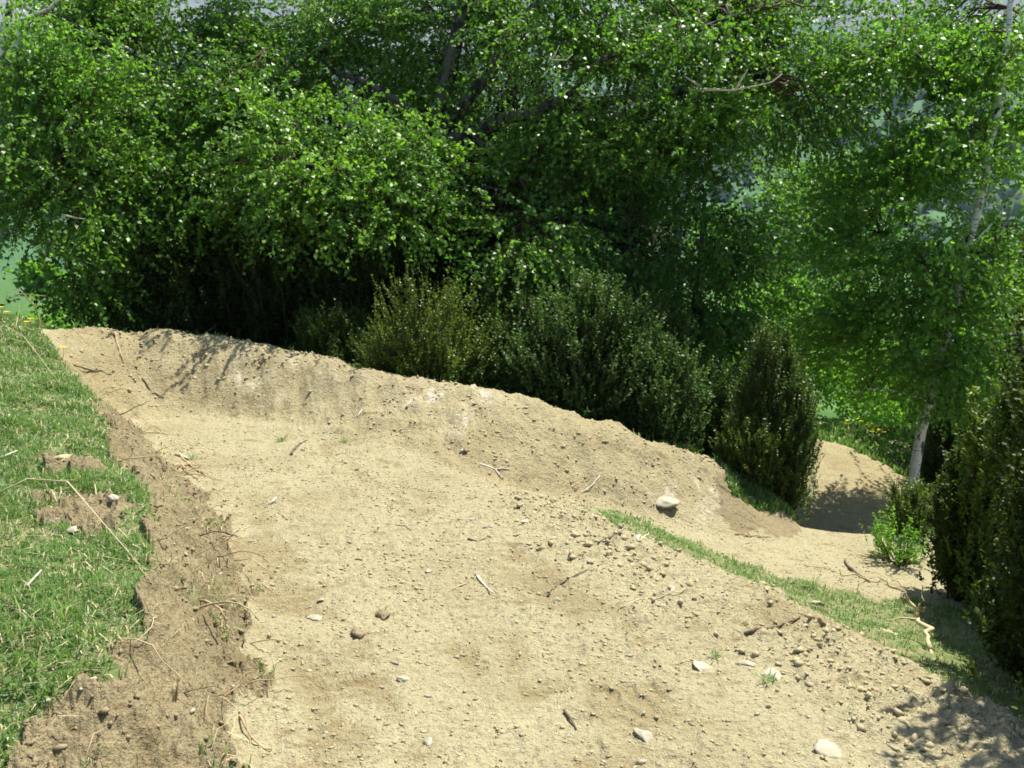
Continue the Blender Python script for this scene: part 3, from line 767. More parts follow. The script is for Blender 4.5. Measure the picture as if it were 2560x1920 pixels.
def bushy(name, label, u, v, y, ru, rv, ry, mat, k=30, leaf=(.075, .055), group=None, cat='bush'):
    c = at(u, v, y); b = np.array([c[0], c[1], float(H0(c[0], c[1])) - .05]); s = y / FPX
    top = c[2] + rv * s * .8
    tr = [b, np.array([b[0] + .05, b[1], (b[2] + top) / 2]), np.array([b[0], b[1], top])]
    return leafy_tree(name, label, cat, b, tr, [], [(c, (ru * s, ry, rv * s), k)], mat, M_greybark, leaf=leaf, tr=(.05, .02), cluster_r=.35, droop=.2, twig_draw=False, group=group)
bushy('leafy_bush', 'pale green bush filling the gap below the small white trunk', 800, 350, 15.5, 60, 60, 1.0, M_fresh, 54)
bushy('leafy_bush', 'bright green bush right above the small meadow', 860, 378, 19, 50, 34, 1.2, M_fresh, 44)
bushy('leafy_bush', 'green bush behind the narrow dark shrub and yellow shrub', 730, 400, 13.5, 42, 55, .9, M_fresh, 40)
bushy('leafy_bush', 'taller mid green bush farther back in the gap beneath the hanging birch sprays', 760, 270, 20, 50, 60, 1.4, M_birch2, 48)
bushy('leafy_bush', 'rounded green bush behind the leaning birch trunk', 915, 390, 17, 40, 38, 1.1, M_fresh, 36)
bushy('leafy_bush', 'green bush behind the leaning birch low beside the frame edge', 985, 350, 14, 60, 70, 1.0, M_birch2, 40)

# ------------------------------------------------------------------ shrubs
def shrub(name, label, base, shape, mat, n=1400, leaf=(.02, .012), sprig=.16, lps=14, cat='shrub', group=None, upright=.9, lump=.25, hexa=False, inner=.3, stems=7, stem_mat=None, lobes_n=15, extra=()):
    """shape(dirs) -> distance from the shrub's heart, giving a lumpy outline; sprigs cover it and its inside"""
    base = np.asarray(base, float)
    root = thing(name, label, cat, base, group)
    heart, radii = shape
    heart = np.asarray(heart, float); radii = np.asarray(radii, float)
    lobes = [(heart, radii, 1.0)] + [(np.asarray(c_), np.asarray(r_), .5) for c_, r_ in extra]
    wt = np.array([(r_[0] * r_[2] + r_[1] * r_[2] + r_[0] * r_[1]) for _, r_, _ in lobes])
    B = Wood(); O = []; Q = []; LN = []
    nst = max(24, int(n / 34)); per = n // nst
    for j in range(nst):
        li = RNG.choice(len(lobes), p=wt / wt.sum()); c_, r_, _ = lobes[li]
        dq = rvec(1)[0]; dq[2] = dq[2] if dq[2] > -.7 else -dq[2]
        low_ = max(0., -dq[2])
        tip = c_ + dq * r_ * RNG.uniform(.55, 1.0 + lump * .9)
        tip[2] = max(tip[2], float(H0(tip[0], tip[1])) + .06)
        og = base if li == 0 else np.array([c_[0], c_[1], base[2]])
        b0 = og + np.array([(tip[0] - og[0]) * RNG.uniform(.0, .55), (tip[1] - og[1]) * RNG.uniform(.0, .55), 0])
        b0[2] = float(H0(b0[0], b0[1])) - .02
        mid_ = b0 * .45 + tip * .55; mid_[2] += .12 * np.linalg.norm(tip - b0) * (1 - low_) ; mid_ += RNG.standard_normal(3) * .05
        tt = np.linspace(0, 1, 8)[:, None]
        pl = b0 * (1 - tt) ** 2 + 2 * mid_ * tt * (1 - tt) + tip * tt ** 2
        B.tube(pl - base, .008, .002, 5)
        t = RNG.uniform(.06, 1.0, per) ** .8
        pp = np.stack([np.interp(t, tt[:, 0], pl[:, k_]) for k_ in range(3)], -1)
        sp_ = (.035 + .11 * (1 - t))[:, None] * (r_.mean() / .45)
        O.append(pp + RNG.standard_normal((per, 3)) * sp_)
        ax_ = unit(pl[-1] - pl[-3]); Q.append(unit(ax_[None] + .5 * unit(pp - c_)))
        LN.append(np.full(per, RNG.uniform(-1, 1)))
    o = np.concatenate(O); q = np.concatenate(Q); ln = np.concatenate(LN)
    ok = o[:, 2] > H0(o[:, 0], o[:, 1]) + .02
    o = o[ok]; q = q[ok]; n = len(o)
    d = unit(q * .8 + UP * upright + .45 * rvec(n))
    Ls = sprig * (.55 + 1.3 * RNG.random(n) ** 2.5)[:, None]
    B.many(o - base, o + d * Ls * .5 - base, o + d * Ls - base, .0013, .0007)
    B.build('stems', stem_mat or M_twig, root)
    ps = []; ds = []
    for j in range(lps):
        t = (j + RNG.random((n, 1))) / lps
        ps.append(o + d * Ls * t); ds.append(d)
    p = np.concatenate(ps); dd = np.concatenate(ds); m = len(p)
    ax = unit(.65 * dd + .85 * rvec(m)); nn = unit(dd * .7 + .7 * rvec(m) + .5 * UP)
    L = leaf[0] * RNG.uniform(.7, 1.3, m); Wd = leaf[1] * RNG.uniform(.8, 1.25, m)
    v, f = (leaf_mesh6 if hexa else leaf_mesh)(p - base, ax, nn, L, Wd)
    tint = np.clip(.5 * RNG.random(m) + .5 * np.tile(.5 + .6 * ln[ok], lps), 0, 1)
    make_mesh('foliage', v, [f], mat, root, attrs={'tint': np.repeat(tint, 6 if hexa else 4)})
    return root

def shrub_px(name, label, u, v, y, ru, rv, ry, mat, n, **kw):
    c = at(u, v, y); s = y / FPX
    b = np.array([c[0], c[1], float(H0(c[0], c[1])) - .03])
    return shrub(name, label, b, (c, (ru * s, ry, rv * s)), mat, n, **kw)

GH = 'dark box shrubs in the shade under the birches'
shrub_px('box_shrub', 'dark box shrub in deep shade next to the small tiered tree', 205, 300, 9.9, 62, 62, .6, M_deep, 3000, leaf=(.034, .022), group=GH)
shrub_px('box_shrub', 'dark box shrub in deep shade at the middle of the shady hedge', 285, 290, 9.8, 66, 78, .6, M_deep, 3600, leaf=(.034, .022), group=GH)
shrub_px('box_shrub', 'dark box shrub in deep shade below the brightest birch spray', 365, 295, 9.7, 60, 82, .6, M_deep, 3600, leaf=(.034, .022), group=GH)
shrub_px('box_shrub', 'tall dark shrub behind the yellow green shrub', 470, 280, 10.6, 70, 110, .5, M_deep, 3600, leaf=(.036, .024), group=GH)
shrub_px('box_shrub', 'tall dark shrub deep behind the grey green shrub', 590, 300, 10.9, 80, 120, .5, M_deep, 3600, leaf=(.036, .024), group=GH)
shrub_px('box_shrub', 'yellow green box shrub on the crest of the dirt bank', 428, 348, 8.35, 56, 56, .32, M_boxy, 2300, leaf=(.022, .014), sprig=.16)
for (u, v, y, ru, rv, lab) in ((335, 345, 8.9, 45, 26, 'low dark shrub lapping the bank crest before the shady hedge'), (488, 372, 8.6, 30, 40, 'dark shrub filling the gap between the yellow green and grey green shrubs'),
                               (505, 320, 9.2, 34, 60, 'dark green shrub rising behind the gap between the crest shrubs'), (660, 350, 9.3, 50, 70, 'dark green shrub standing behind the lower grey green shrub'), (712, 405, 8.9, 28, 34, 'dark shrub beside the narrow evergreen at the bank end')):
    shrub_px('dark_shrub', lab, u, v, y, ru, rv, .35, M_box, 2200, leaf=(.026, .016), sprig=.14)
shrub_px('round_shrub', 'round grey green shrub standing right behind the crest of the bank', 578, 350, 8.4, 74, 62, .42, M_grey, 4600, leaf=(.031, .019), sprig=.16,
         extra=[(at(540, 350, 8.4), (.28, .25, .3)), (at(625, 345, 8.4), (.26, .25, .32)), (at(595, 305, 8.4), (.26, .24, .22))])
shrub_px('round_shrub', 'lower grey green shrub lapping over the crest at the bank end', 655, 405, 8.3, 46, 54, .36, M_grey, 2600, leaf=(.030, .018), sprig=.15)
GB = 'dark evergreen trees massed behind the birches'
for (u, v, ru, rv, y, lab) in ((150, 205, 80, 130, 13.0, 'dark evergreen mass behind the small tiered tree'), (265, 195, 84, 150, 13.2, 'dark evergreen mass behind the two pale trunks'),
                               (385, 185, 84, 155, 13.4, 'dark evergreen mass just behind the thick old trunk'), (500, 190, 84, 150, 13.3, 'dark evergreen mass behind the long level limb'), (610, 230, 75, 130, 13.0, 'dark evergreen mass behind the green thicket')):
    shrub_px('evergreen_tree', lab, u, v, y, ru, rv, .7, M_deep, 3400, leaf=(.06, .04), sprig=.3, cat='tree', group=GB, lobes_n=8)  # dark backdrop behind the birches, its shade put into the leaf colour
shrub_px('yellow_shrub', 'yellowish shrub between the grey shrub and narrow dark shrub', 738, 400, 11.2, 42, 46, .5, M_boxy, 2200, leaf=(.028, .014), sprig=.12)
shrub_px('narrow_shrub', 'tall narrow dark evergreen shrub on the end of the bank', 774, 432, 8.2, 38, 58, .3, M_box, 7500, leaf=(.024, .013), sprig=.15, extra=[(at(772, 372, 8.2), (.17, .17, .36)), (at(792, 410, 8.2), (.16, .18, .4)), (at(756, 405, 8.2), (.14, .16, .3))], upright=1.2, lump=.18)
shrub_px('box_shrub', 'low yellow green box shrub skirting the narrow dark evergreen', 752, 444, 8.05, 34, 26, .28, M_boxy, 1900, leaf=(.02, .012), sprig=.1)
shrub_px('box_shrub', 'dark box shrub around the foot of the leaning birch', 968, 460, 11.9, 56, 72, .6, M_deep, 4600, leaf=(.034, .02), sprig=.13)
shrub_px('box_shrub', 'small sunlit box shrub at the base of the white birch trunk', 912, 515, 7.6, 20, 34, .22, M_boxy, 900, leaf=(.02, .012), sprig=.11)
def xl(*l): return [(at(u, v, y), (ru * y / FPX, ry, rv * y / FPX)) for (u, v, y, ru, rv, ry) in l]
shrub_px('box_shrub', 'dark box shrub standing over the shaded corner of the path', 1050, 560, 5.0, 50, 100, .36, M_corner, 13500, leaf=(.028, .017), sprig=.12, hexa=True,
         extra=xl((1075, 470, 4.6, 75, 80, .42), (1120, 380, 4.5, 90, 110, .45), (1030, 650, 4.75, 50, 40, .3), (1085, 610, 4.3, 80, 80, .35)) + [((2.45, 3.3, 1.9), (.5, .7, .5)), ((2.5, 3.3, .8), (.5, .6, .9)), ((2.35, 2.9, 1.7), (.5, .5, .5)), ((2.3, 2.8, .9), (.45, .5, .6))])  # lobes beyond the frame are unseen, added to cast shade on the corner
shrub_px('box_shrub', 'tall box shrub with large leaves reaching in at the frame edge', 1018, 430, 5.8, 38, 78, .35, M_boxy, 1300, leaf=(.030, .018), sprig=.12, hexa=True)
shrub_px('box_shrub', 'box shrub with loose upright sprigs below the tall box shrub', 968, 515, 6.2, 28, 50, .26, M_corner, 1700, leaf=(.028, .016), sprig=.14, hexa=True, lobes_n=8)
shrub_px('small_bush', 'small sparse bright green bush on the pale lower path', 900, 552, 6.9, 28, 24, .25, M_fresh, 190, leaf=(.026, .018), sprig=.14, lps=9, stems=5, inner=.2)
# beyond the left end of the bank: little bushes on the far meadow
for (u, v, y, ru, rv, lab) in ((105, 322, 34, 18, 14, 'pale bush on the meadow beyond the left end of the bank'), (60, 318, 26, 20, 18, 'dark bush against the far meadow behind the grass edge'),
                               (125, 318, 15, 12, 14, 'bright little bush just behind the left crest of the bank'), (40, 280, 60, 26, 14, 'bush at the upper edge of the far meadow'), (90, 290, 70, 20, 9, 'wide low bush along the top of the far meadow')):
    c = at(u, v, y); s = y / FPX; g = float(H0(c[0], c[1]))
    bushy('meadow_bush', lab, u, v, y, ru, rv, ru * s, M_fresh, 16 if y < 20 else 26, leaf=(.0045 * y, .0035 * y))

# rowan sprigs with feathered leaves
def rowan(label, u, v, y, n):
    c = at(u, v, y); b = np.array([c[0] + .1, c[1] + .2, float(H0(c[0], c[1] + .2))])
    root = thing('rowan_sapling', label, 'sapling', b, 'rowan saplings among the shrubs')
    W = Wood(); W.tube(bend(b, c + np.array([0, 0, .1]), 0, .03) - b, .012, .004, 6); W.build('stem', M_greybark, root)
    vs = []; fs = []; o = 0; tt = []
    for k in range(n):
        st = b + (c - b) * random.uniform(.85, 1.05); d = unit(np.array([random.uniform(-1, 1), random.uniform(-1.2, .2), random.uniform(.1, .7)]))
        L = random.uniform(.14, .22); side = unit(np.cross(d, UP)); nn = np.cross(side, d)
        t = np.repeat(np.linspace(.2, 1, 7), 2); sg = np.tile([1, -1], 7)
        p = st + d * (L * t)[:, None] - UP * (.06 * t ** 2)[:, None]
        ax = side[None] * sg[:, None] + d * .45
        v_, f_ = leaf_mesh(p - b, ax, np.repeat(nn[None], 14, 0) + .2 * rvec(14), np.full(14, .055), np.full(14, .02))
        vs.append(v_); fs.append(f_ + o); o += len(v_); tt.append(np.full(len(v_), random.random()))
    make_mesh('leaves', np.concatenate(vs), [np.concatenate(fs)], M_rowan, root, attrs={'tint': np.concatenate(tt)})
rowan('rowan sapling with feathered leaves above the yellow green shrub', 455, 268, 9.2, 16)
rowan('rowan sapling with feathered leaves beside the grey green shrub', 672, 298, 9.6, 12)
rowan('rowan sapling with feathered leaves high in the green thicket', 705, 205, 9.7, 10)
rowan('small rowan sapling poking over the crest of the bank', 452, 368, 8.3, 7)

# ------------------------------------------------------------------ grass
def grass_patch(name, label, n, region, hmin, hmax, test, dry=.12, width=.0035, seed=0, lean=.5):
    x = RNG.uniform(region[0], region[1], n); y = RNG.uniform(region[2], region[3], n)
    dens = noise2(x * 2.6, y * 2.6, 210 + seed) + .5 * noise2(x * 9, y * 9, 211 + seed)
    ok = test(x, y) & (dens > RNG.uniform(-.9, .35, n) - .25)
    x, y, dens = x[ok], y[ok], dens[ok]; n = len(x)
    z = Hs(x, y) - .006
    h = RNG.uniform(hmin, hmax, n) * (1 + .5 * np.clip(dens, -.6, .9))
    r = np.hypot(x, y); w = width * RNG.uniform(.7, 1.5, n) * np.maximum(1, r / 4.5)
    th = RNG.uniform(0, 2 * math.pi, n); d = np.stack([np.cos(th), np.sin(th), np.zeros(n)], -1)
    s = np.stack([-np.sin(th + RNG.uniform(-.6, .6, n)), np.cos(th), np.zeros(n)], -1)
    ln = lean * RNG.uniform(.2, 1.6, n)
    p = np.stack([x, y, z], -1)
    m1 = p + d * (h * ln * .3)[:, None] + UP * (h * .6)[:, None]
    m2 = p + d * (h * ln)[:, None] + UP * (h * np.clip(1.05 - .4 * ln, .12, 1))[:, None]
    v = np.stack([p - s * w[:, None], p + s * w[:, None], m1 + s * (w * .7)[:, None], m1 - s * (w * .7)[:, None], m2], 1).reshape(-1, 3)
    i = np.arange(n)[:, None] * 5
    q = i + np.array([[0, 1, 2, 3]]); t3 = i + np.array([[3, 2, 4]])
    isdry = RNG.random(n) < dry * (1.2 - dens)
    tint = np.clip(RNG.random(n) * .8 + .25 * dens, 0, 1)
    ob = []
    for msk, mat, nm in ((~isdry, M_grass, name), (isdry, M_straw, 'dry_grass')):
        if msk.sum() == 0: continue
        used = np.repeat(msk, 5); remap = np.cumsum(used) - 1
        ob.append(tag(make_mesh(nm, v[used], [remap[q[msk]], remap[t3[msk]]], mat, attrs={'tint': np.repeat(tint, 5)[used]}),
                      label if nm == name else 'dry straw blades in the ' + label, 'grass', kind='stuff'))
    return ob

def not_dirt(x, y): return ~dirt_mask(x, y)
def left_bank(x, y):
    return not_dirt(x, y) & (x < -.8)
grass_patch('grass', 'short green turf on the bank beside the path', 260000, (-4.3, -1.15, 1.8, 9.0), .02, .06, left_bank, dry=.10, width=.0019, seed=1, lean=.9)
grass_patch('grass', 'matted blades lying flat in the turf of the bank', 40000, (-4.3, -1.15, 1.8, 9.0), .02, .055, left_bank, dry=.35, width=.0013, seed=8, lean=2.2)
grass_patch('grass', 'green grass strip below the edge of the upper path', 80000, (.3, 4.4, 2.6, 8.0), .015, .045, lambda x, y: not_dirt(x, y) & (x > .25) & (noise2(x * 4, y * 4, 93) + .5 * noise2(x * 11, y * 11, 94) > -.45), dry=.14, width=.0019, seed=2, lean=.9)
grass_patch('grass', 'grass on top of the earth mound under the narrow shrub', 22000, (1.2, 2.6, 7.3, 8.8), .03, .085, not_dirt, dry=.08, seed=3)
grass_patch('grass', 'sunny meadow grass above the second dirt bank', 26000, (2.2, 8.0, 11.5, 19), .04, .11, not_dirt, dry=.06, width=.005, seed=4)
grass_patch('grass', 'dim grass behind the crest of the dirt bank', 16000, (-5.5, 2, 7.9, 11.5), .04, .12, not_dirt, dry=.1, seed=5)

# ------------------------------------------------------------------ loose stones, clods, sticks
def rock_mesh(seed, flat=.6, ang=.25, fine=True):
    v = IV3.copy(); rg = np.random.default_rng(seed * 7 + 1)
    for k in range(14):                                  # chipped facets
        d = unit(rg.standard_normal(3)); h = v @ d
        v = v - np.maximum(0, h - rg.uniform(.38, .8))[:, None] * d
    n = noise2(v[:, 0] * 2.2 + seed * 3.1, v[:, 1] * 2.2 + v[:, 2] * 1.9, 400 + seed)
    n2 = noise2(v[:, 0] * 6 + seed, v[:, 1] * 6 - v[:, 2] * 5, 410 + seed)
    v = v * (1 + ang * n + .06 * n2)[:, None]
    return v * np.array([1.12, .85, flat])

def gravel(name, label, mat, n, test, region, smin, smax, seed, power=3.0, flat=.65):
    x = RNG.uniform(region[0], region[1], n); y = RNG.uniform(region[2], region[3], n)
    dens = noise2(x * 1.5, y * 1.5, 600 + seed) + .6 * noise2(x * 5, y * 5, 601 + seed)
    ok = test(x, y) & (dens > RNG.uniform(-.9, .6, n))
    x, y = x[ok], y[ok]; n = len(x); z = Hs(x, y)
    s = smin + (smax - smin) * RNG.random(n) ** power
    big = smax > .03
    KV, KF = (IV1, IF1) if big else (OV, OF)
    base = KV[None] * (1 + .28 * RNG.standard_normal((n, len(KV), 1))) + .18 * RNG.standard_normal((n, len(KV), 3))
    th = RNG.uniform(0, 6.283, n); cs, sn = np.cos(th), np.sin(th)
    b = base * np.stack([RNG.uniform(.8, 1.5, n), RNG.uniform(.6, 1.0, n), RNG.uniform(.45, 1.0, n) * flat / .65], -1)[:, None]
    bx = b[..., 0] * cs[:, None] - b[..., 1] * sn[:, None]; by = b[..., 0] * sn[:, None] + b[..., 1] * cs[:, None]
    v = np.stack([bx, by, b[..., 2]], -1) * s[:, None, None] + np.stack([x, y, z + s * .1], -1)[:, None]
    f = KF[None] + (np.arange(n) * len(KV))[:, None, None]
    return tag(make_mesh(name, v.reshape(-1, 3), [f.reshape(-1, 3)], mat), label, 'loose dirt' if mat is not M_stone else 'gravel', kind='stuff')
on_flat = lambda x, y: dirt_mask(x, y) & ~wall_mask(x, y) & ~cut_mask(x, y)
on_bank = lambda x, y: dirt_mask(x, y) & cut_mask(x, y)
on_wall = lambda x, y: dirt_mask(x, y) & wall_mask(x, y)
gravel('dirt_crumbs', 'loose crumbs of dry dirt strewn over the path', M_clod, 190000, on_flat, (-2.8, 2.6, 1.8, 7.2), .0016, .011, 1, 11)
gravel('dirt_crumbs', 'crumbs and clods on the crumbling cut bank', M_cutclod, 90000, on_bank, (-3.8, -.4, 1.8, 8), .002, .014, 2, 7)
gravel('dirt_crumbs', 'crumbs of earth on the curved dirt wall', M_clod, 22000, on_wall, (-4, 2, 6.4, 8.9), .003, .018, 3, 6)
gravel('gravel', 'small pale gravel scattered in the dirt', M_stone, 5200, lambda x, y: dirt_mask(x, y), (-3.6, 3, 1.8, 8.8), .003, .014, 4, 4)
def weeds(n):
    x = RNG.uniform(-4.2, -1.15, n); y = RNG.uniform(1.8, 8.6, n)
    ok = left_bank(x, y) & (noise2(x * 3, y * 3, 301) > RNG.uniform(-.1, .5, n)); x, y = x[ok], y[ok]; n = len(x)
    p = np.stack([x, y, Hs(x, y) + RNG.uniform(.004, .03, n)], -1); L = RNG.uniform(.008, .026, n)
    v_, f_ = leaf_mesh6(p, rvec(n) * np.array([1, 1, .35]), UP + .5 * rvec(n), L, L * RNG.uniform(.5, .9, n))
    tag(make_mesh('weeds', v_, [f_], M_grass, attrs={'tint': np.repeat(RNG.random(n) ** 1.6, 6)}), 'small broad leaved weeds and clover among the turf of the bank', 'weeds', kind='stuff')
weeds(30000)
def tufts(x, y): return cut_mask(x, y) & (noise2(x * 3.1, y * 3.1, 88) + .5 * noise2(x * 9, y * 9, 89) > .42)
grass_patch('grass', 'sparse tufts hanging on the crumbling cut bank', 60000, (-3.6, -.7, 1.8, 8.6), .02, .07, tufts, dry=.35, width=.0018, seed=9, lean=1.4)
def edge_zone(x, y):
    e = np.full(np.shape(x), 9.0)
    for a, b in zip(edge[2:-1], edge[3:]):
        d = (b - a)[:2]; t = np.clip(((x - a[0]) * d[0] + (y - a[1]) * d[1]) / (d @ d), 0, 1)
        e = np.minimum(e, np.hypot(x - a[0] - t * d[0], y - a[1] - t * d[1]))
    return (e < .55) & dirt_mask(x, y)
gravel('dirt_crumbs', 'lumps of loose spoil along the edge of the upper path', M_clod, 26000, edge_zone, (0, 2.7, 1.8, 5.8), .002, .022, 5, 7)

def stone(label, u, v, wpx, mat=M_stone, flat=.5, seed=None, name='stone', rz=None, cat='stone', group=None, sink=.3):
    p = G(u, v); s = .85 * wpx * math.hypot(p[1], CAMZ - p[2]) / FPX / 2
    seed = seed or int(u * 7 + v)
    vv = rock_mesh(seed, flat) * s
    o = make_mesh(name, vv, [IF3], mat, loc=(p[0], p[1], p[2] + s * flat * (.12 - .5 * (sink > .5))))
    o.rotation_euler = (random.uniform(-.2, .2), random.uniform(-.2, .2), rz if rz is not None else random.uniform(0, 6.28))
    return tag(o, label, cat, group)
for (u, v, w, fl, lab) in (
    (702, 668, 34, .35, 'flat pale slab stone pressed into the path beside the bits of grass'),
    (774, 677, 40, .35, 'large flat pale stone nearest the shaded edge of the path'),
    (745, 664, 26, .4, 'flat stone between the two large pale slabs'),
    (488, 528, 13, .7, 'round pale pebble in the middle tread marks'),
    (525, 524, 12, .7, 'white pebble beside the middle tread marks'),
    (470, 521, 11, .6, 'small pale stone at the upper end of the middle tread marks'),
    (316, 616, 26, .3, 'broad flat pale stone at the end of the left tread marks'),
    (320, 600, 14, .4, 'small flat stone just above the broad flat one'),
    (428, 573, 14, .5, 'pale stone alone in the smooth middle of the path'),
    (556, 600, 13, .6, 'pale stone beside the long dark stick'),
    (405, 680, 17, .4, 'pale flat stone low on the path left of centre'),
    (428, 744, 15, .6, 'upright pale stone near the bottom of the path'),
    (645, 738, 30, .5, 'lumpy pale stone at the bottom of the path'),
    (828, 752, 38, .25, 'big half buried slab casting a dark crack at the bottom of the path'),
    (667, 593, 20, .5, 'pointed stone standing out of the loose spoil'),
    (805, 628, 14, .6, 'white stone on the brow of the spoil edge'),
    (818, 606, 22, .7, 'rounded clod perched on the brow of the spoil edge'),
    (462, 454, 8, .6, 'pale chip at the foot of the dirt wall'),
    (300, 430, 8, .5, 'pale chip where the path meets the dirt wall'),
    (274, 504, 9, .4, 'flat pale chip on the smooth upper path'),
    (590, 563, 12, .5, 'pale stone among the loose dirt above the fork of twigs')):
    stone(lab, u, v, w, flat=fl)
stone('large pale rock ledge sticking out of the dirt wall', 667, 505, 34, flat=.55, seed=31, name='rock', rz=.6, cat='rock')
for (u, v, w, lab) in ((76, 510, 16, 'white stone in the bare patch of the grassy bank'), (74, 530, 20, 'larger white stone low in the bare patch'), (115, 511, 18, 'white stone under the tuft by the cut bank'),
                       (78, 540, 14, 'white stone half under the grass'), (60, 418, 10, 'white stone up in the turf near the bank'), (135, 585, 14, 'pale stone at the ragged turf edge'), (22, 610, 11, 'pale stone deep in the turf'), (48, 700, 14, 'pale stone in the turf near the bottom corner'), (92, 688, 12, 'pale brown stone near the lower turf edge')):
    stone(lab, u, v, w, flat=.6)
for (u, v, w, lab) in ((383, 617, 24, 'dark clod of turf lying on the path'), (360, 636, 30, 'long brown clod left of the dark turf clod'), (466, 455, 10, 'dark clod at the foot of the dirt wall'),
                       (818, 623, 34, 'round brown clod on the edge of the spoil'), (820, 612, 18, 'smaller clod behind the round brown clod')):
    stone(lab, u, v, w, M_brownclod if 'brown' in lab or 'dark' in lab else M_clod, flat=.6, name='dirt_clod', cat='clod')
for (u, v, w, lab) in ((122, 612, 40, 'ragged dark sod hanging at the turf edge'), (62, 462, 40, 'bare brown molehill in the turf'), (72, 482, 34, 'lower half of the bare molehill in the turf'), (112, 520, 34, 'dark lump of sod above the cut bank'), (885, 634, 36, 'brown earth hump in the grass strip by the spoil edge')):
    stone(lab, u, v, w, M_brownclod if 'dark' in lab else M_clod, flat=.6, name='earth_lump', cat='earth lump', sink=.9)

def stick(label, pxs, r, mat, name='stick', lift=.6, cat='stick', group=None, forks=(), sides=6):
    pl = [G(u, v) + np.array([0, 0, r * lift + (l if False else 0)]) for (u, v) in pxs]
    pl = np.array(resample(pl, .04)); 
    pl[:, 2] = np.maximum(pl[:, 2], Hs(pl[:, 0], pl[:, 1]) + r * .5)
    pl += RNG.standard_normal(pl.shape) * r * .35
    b = pl[0].copy()
    W = Wood(); W.tube(pl - b, r, r * .45, sides, .12)
    for fk in forks:
        fp = np.array(resample([G(u, v) + np.array([0, 0, r]) for (u, v) in fk], .04)); fp += RNG.standard_normal(fp.shape) * r * .3
        W.tube(fp - b, r * .6, r * .3, sides, .12)
    o = W.build(name, mat, None); o.location = b
    return tag(o, label, cat, group)

stick('bleached white stick lying alone on the path', [(478, 577), (484, 586), (493, 597)], .007, M_pale)
stick('thin grey twig left of the bleached white stick', [(466, 584), (458, 588), (448, 594)], .004, M_root)
stick('long dark stick pointing up the path', [(548, 595), (558, 584), (572, 577), (588, 570)], .006, M_darkstick)
stick('crooked dark branch lying on the smooth upper path', [(291, 457), (298, 447), (306, 441)], .010, M_darkstick)
stick('short white peg of wood on the upper path', [(270, 506), (277, 502)], .009, M_pale)
stick('pale split stick near the cut bank', [(180, 457), (190, 461)], .012, M_pale)
stick('thin bent twig standing by the pale split stick', [(162, 442), (163, 452), (160, 462)], .006, M_root)
stick('thin pale stalk arching on the path', [(375, 530), (390, 524), (405, 527), (412, 533)], .004, M_root)
stick('short dark root on the path below the arching stalk', [(468, 540), (478, 541), (488, 538)], .006, M_darkstick)
stick('long dark stick along the spoil edge', [(745, 638), (765, 632), (785, 624), (800, 618)], .007, M_darkstick)
stick('bark covered stick in the loose dirt', [(598, 546), (612, 541), (625, 537)], .008, M_darkstick)
stick('thin pale twig arching across the loose dirt', [(620, 610), (650, 600), (680, 596), (700, 590)], .004, M_straw)
stick('forked pale stick at the foot of the dirt wall', [(480, 463), (495, 468), (510, 470)], .009, M_pale, forks=[[(495, 468), (502, 476), (520, 478)]])
stick('thin white stick leaning at the foot of the dirt wall', [(357, 418), (362, 411)], .006, M_pale)
stick('long root lying down the left end of the dirt wall', [(115, 336), (118, 348), (124, 365)], .010, M_root)
stick('grey stick lying across the left end of the dirt wall', [(72, 366), (90, 370), (112, 375)], .008, M_darkstick)
stick('root lying down the dirt wall beside the path', [(142, 376), (150, 388), (165, 400)], .008, M_darkstick)
stick('thin twig slanting on the dirt wall', [(575, 490), (582, 483), (590, 478)], .006, M_root)
stick('longer twig slanting on the dirt wall', [(580, 493), (593, 485), (600, 480)], .006, M_pale)
stick('curved pale stick on the lower path beneath the rock', [(638, 543), (642, 535), (650, 533)], .008, M_pale)
stick('stick lying across the lower path before the hollow', [(735, 536), (752, 538), (772, 539)], .008, M_root)
stick('dark curved stick on the lower path before the small bush', [(845, 563), (852, 572), (862, 579), (870, 582)], .012, M_darkstick)
stick('pale stalk arching over the brow of the spoil', [(640, 545), (655, 537), (668, 531)], .004, M_straw)
stick('thin dark stick low on the path', [(565, 712), (572, 722), (576, 730)], .006, M_darkstick)
stick('short stick left of the turf clod', [(288, 520), (278, 512)], .004, M_root)
stick('long pale stalk on the path by the cut bank', [(222, 542), (238, 532), (255, 524)], .006, M_straw)
stick('brown root lying at the foot of the cut bank', [(176, 455), (196, 470), (206, 478)], .008, M_root)
stick('orange brown root with a broken end by the cut bank', [(168, 470), (182, 466), (196, 465)], .010, M_root, forks=[[(182, 466), (190, 476), (198, 482)]])

# dead branch by the dark shrub
def dead_branch():
    b = G(930, 655); root_p = b + np.array([0, 0, .02])
    W = Wood()
    def seg(a, b_, r0, r1): W.tube(bend(a, b_, .03, .05, 9) - b, r0, r1, 6, .1)
    j1 = at(918, 618, 5.05); j2 = at(905, 592, 5.1)
    seg(root_p, j1, .014, .011); seg(j1, j2, .010, .007); seg(j2, at(868, 580, 5.2), .007, .004); seg(at(868, 580, 5.2), at(808, 566, 5.2), .005, .002)
    seg(j1, at(922, 585, 5.0), .006, .003); seg(j2, at(890, 606, 5.05), .005, .002); seg(j2, at(880, 560, 5.2), .004, .002)
    seg(at(868, 580, 5.2), at(845, 595, 5.2), .004, .0015); seg(at(890, 606, 5.05), at(872, 603, 5.0), .003, .001)
    seg(root_p, at(945, 700, 4.6), .010, .004); seg(j1, at(885, 620, 4.95), .006, .002)
    o = W.build('dead_branch', M_straw, None); o.location = b
    tag(o, 'dry pale crooked branch reaching out from the dark shrub over the grass', 'branch')
dead_branch()

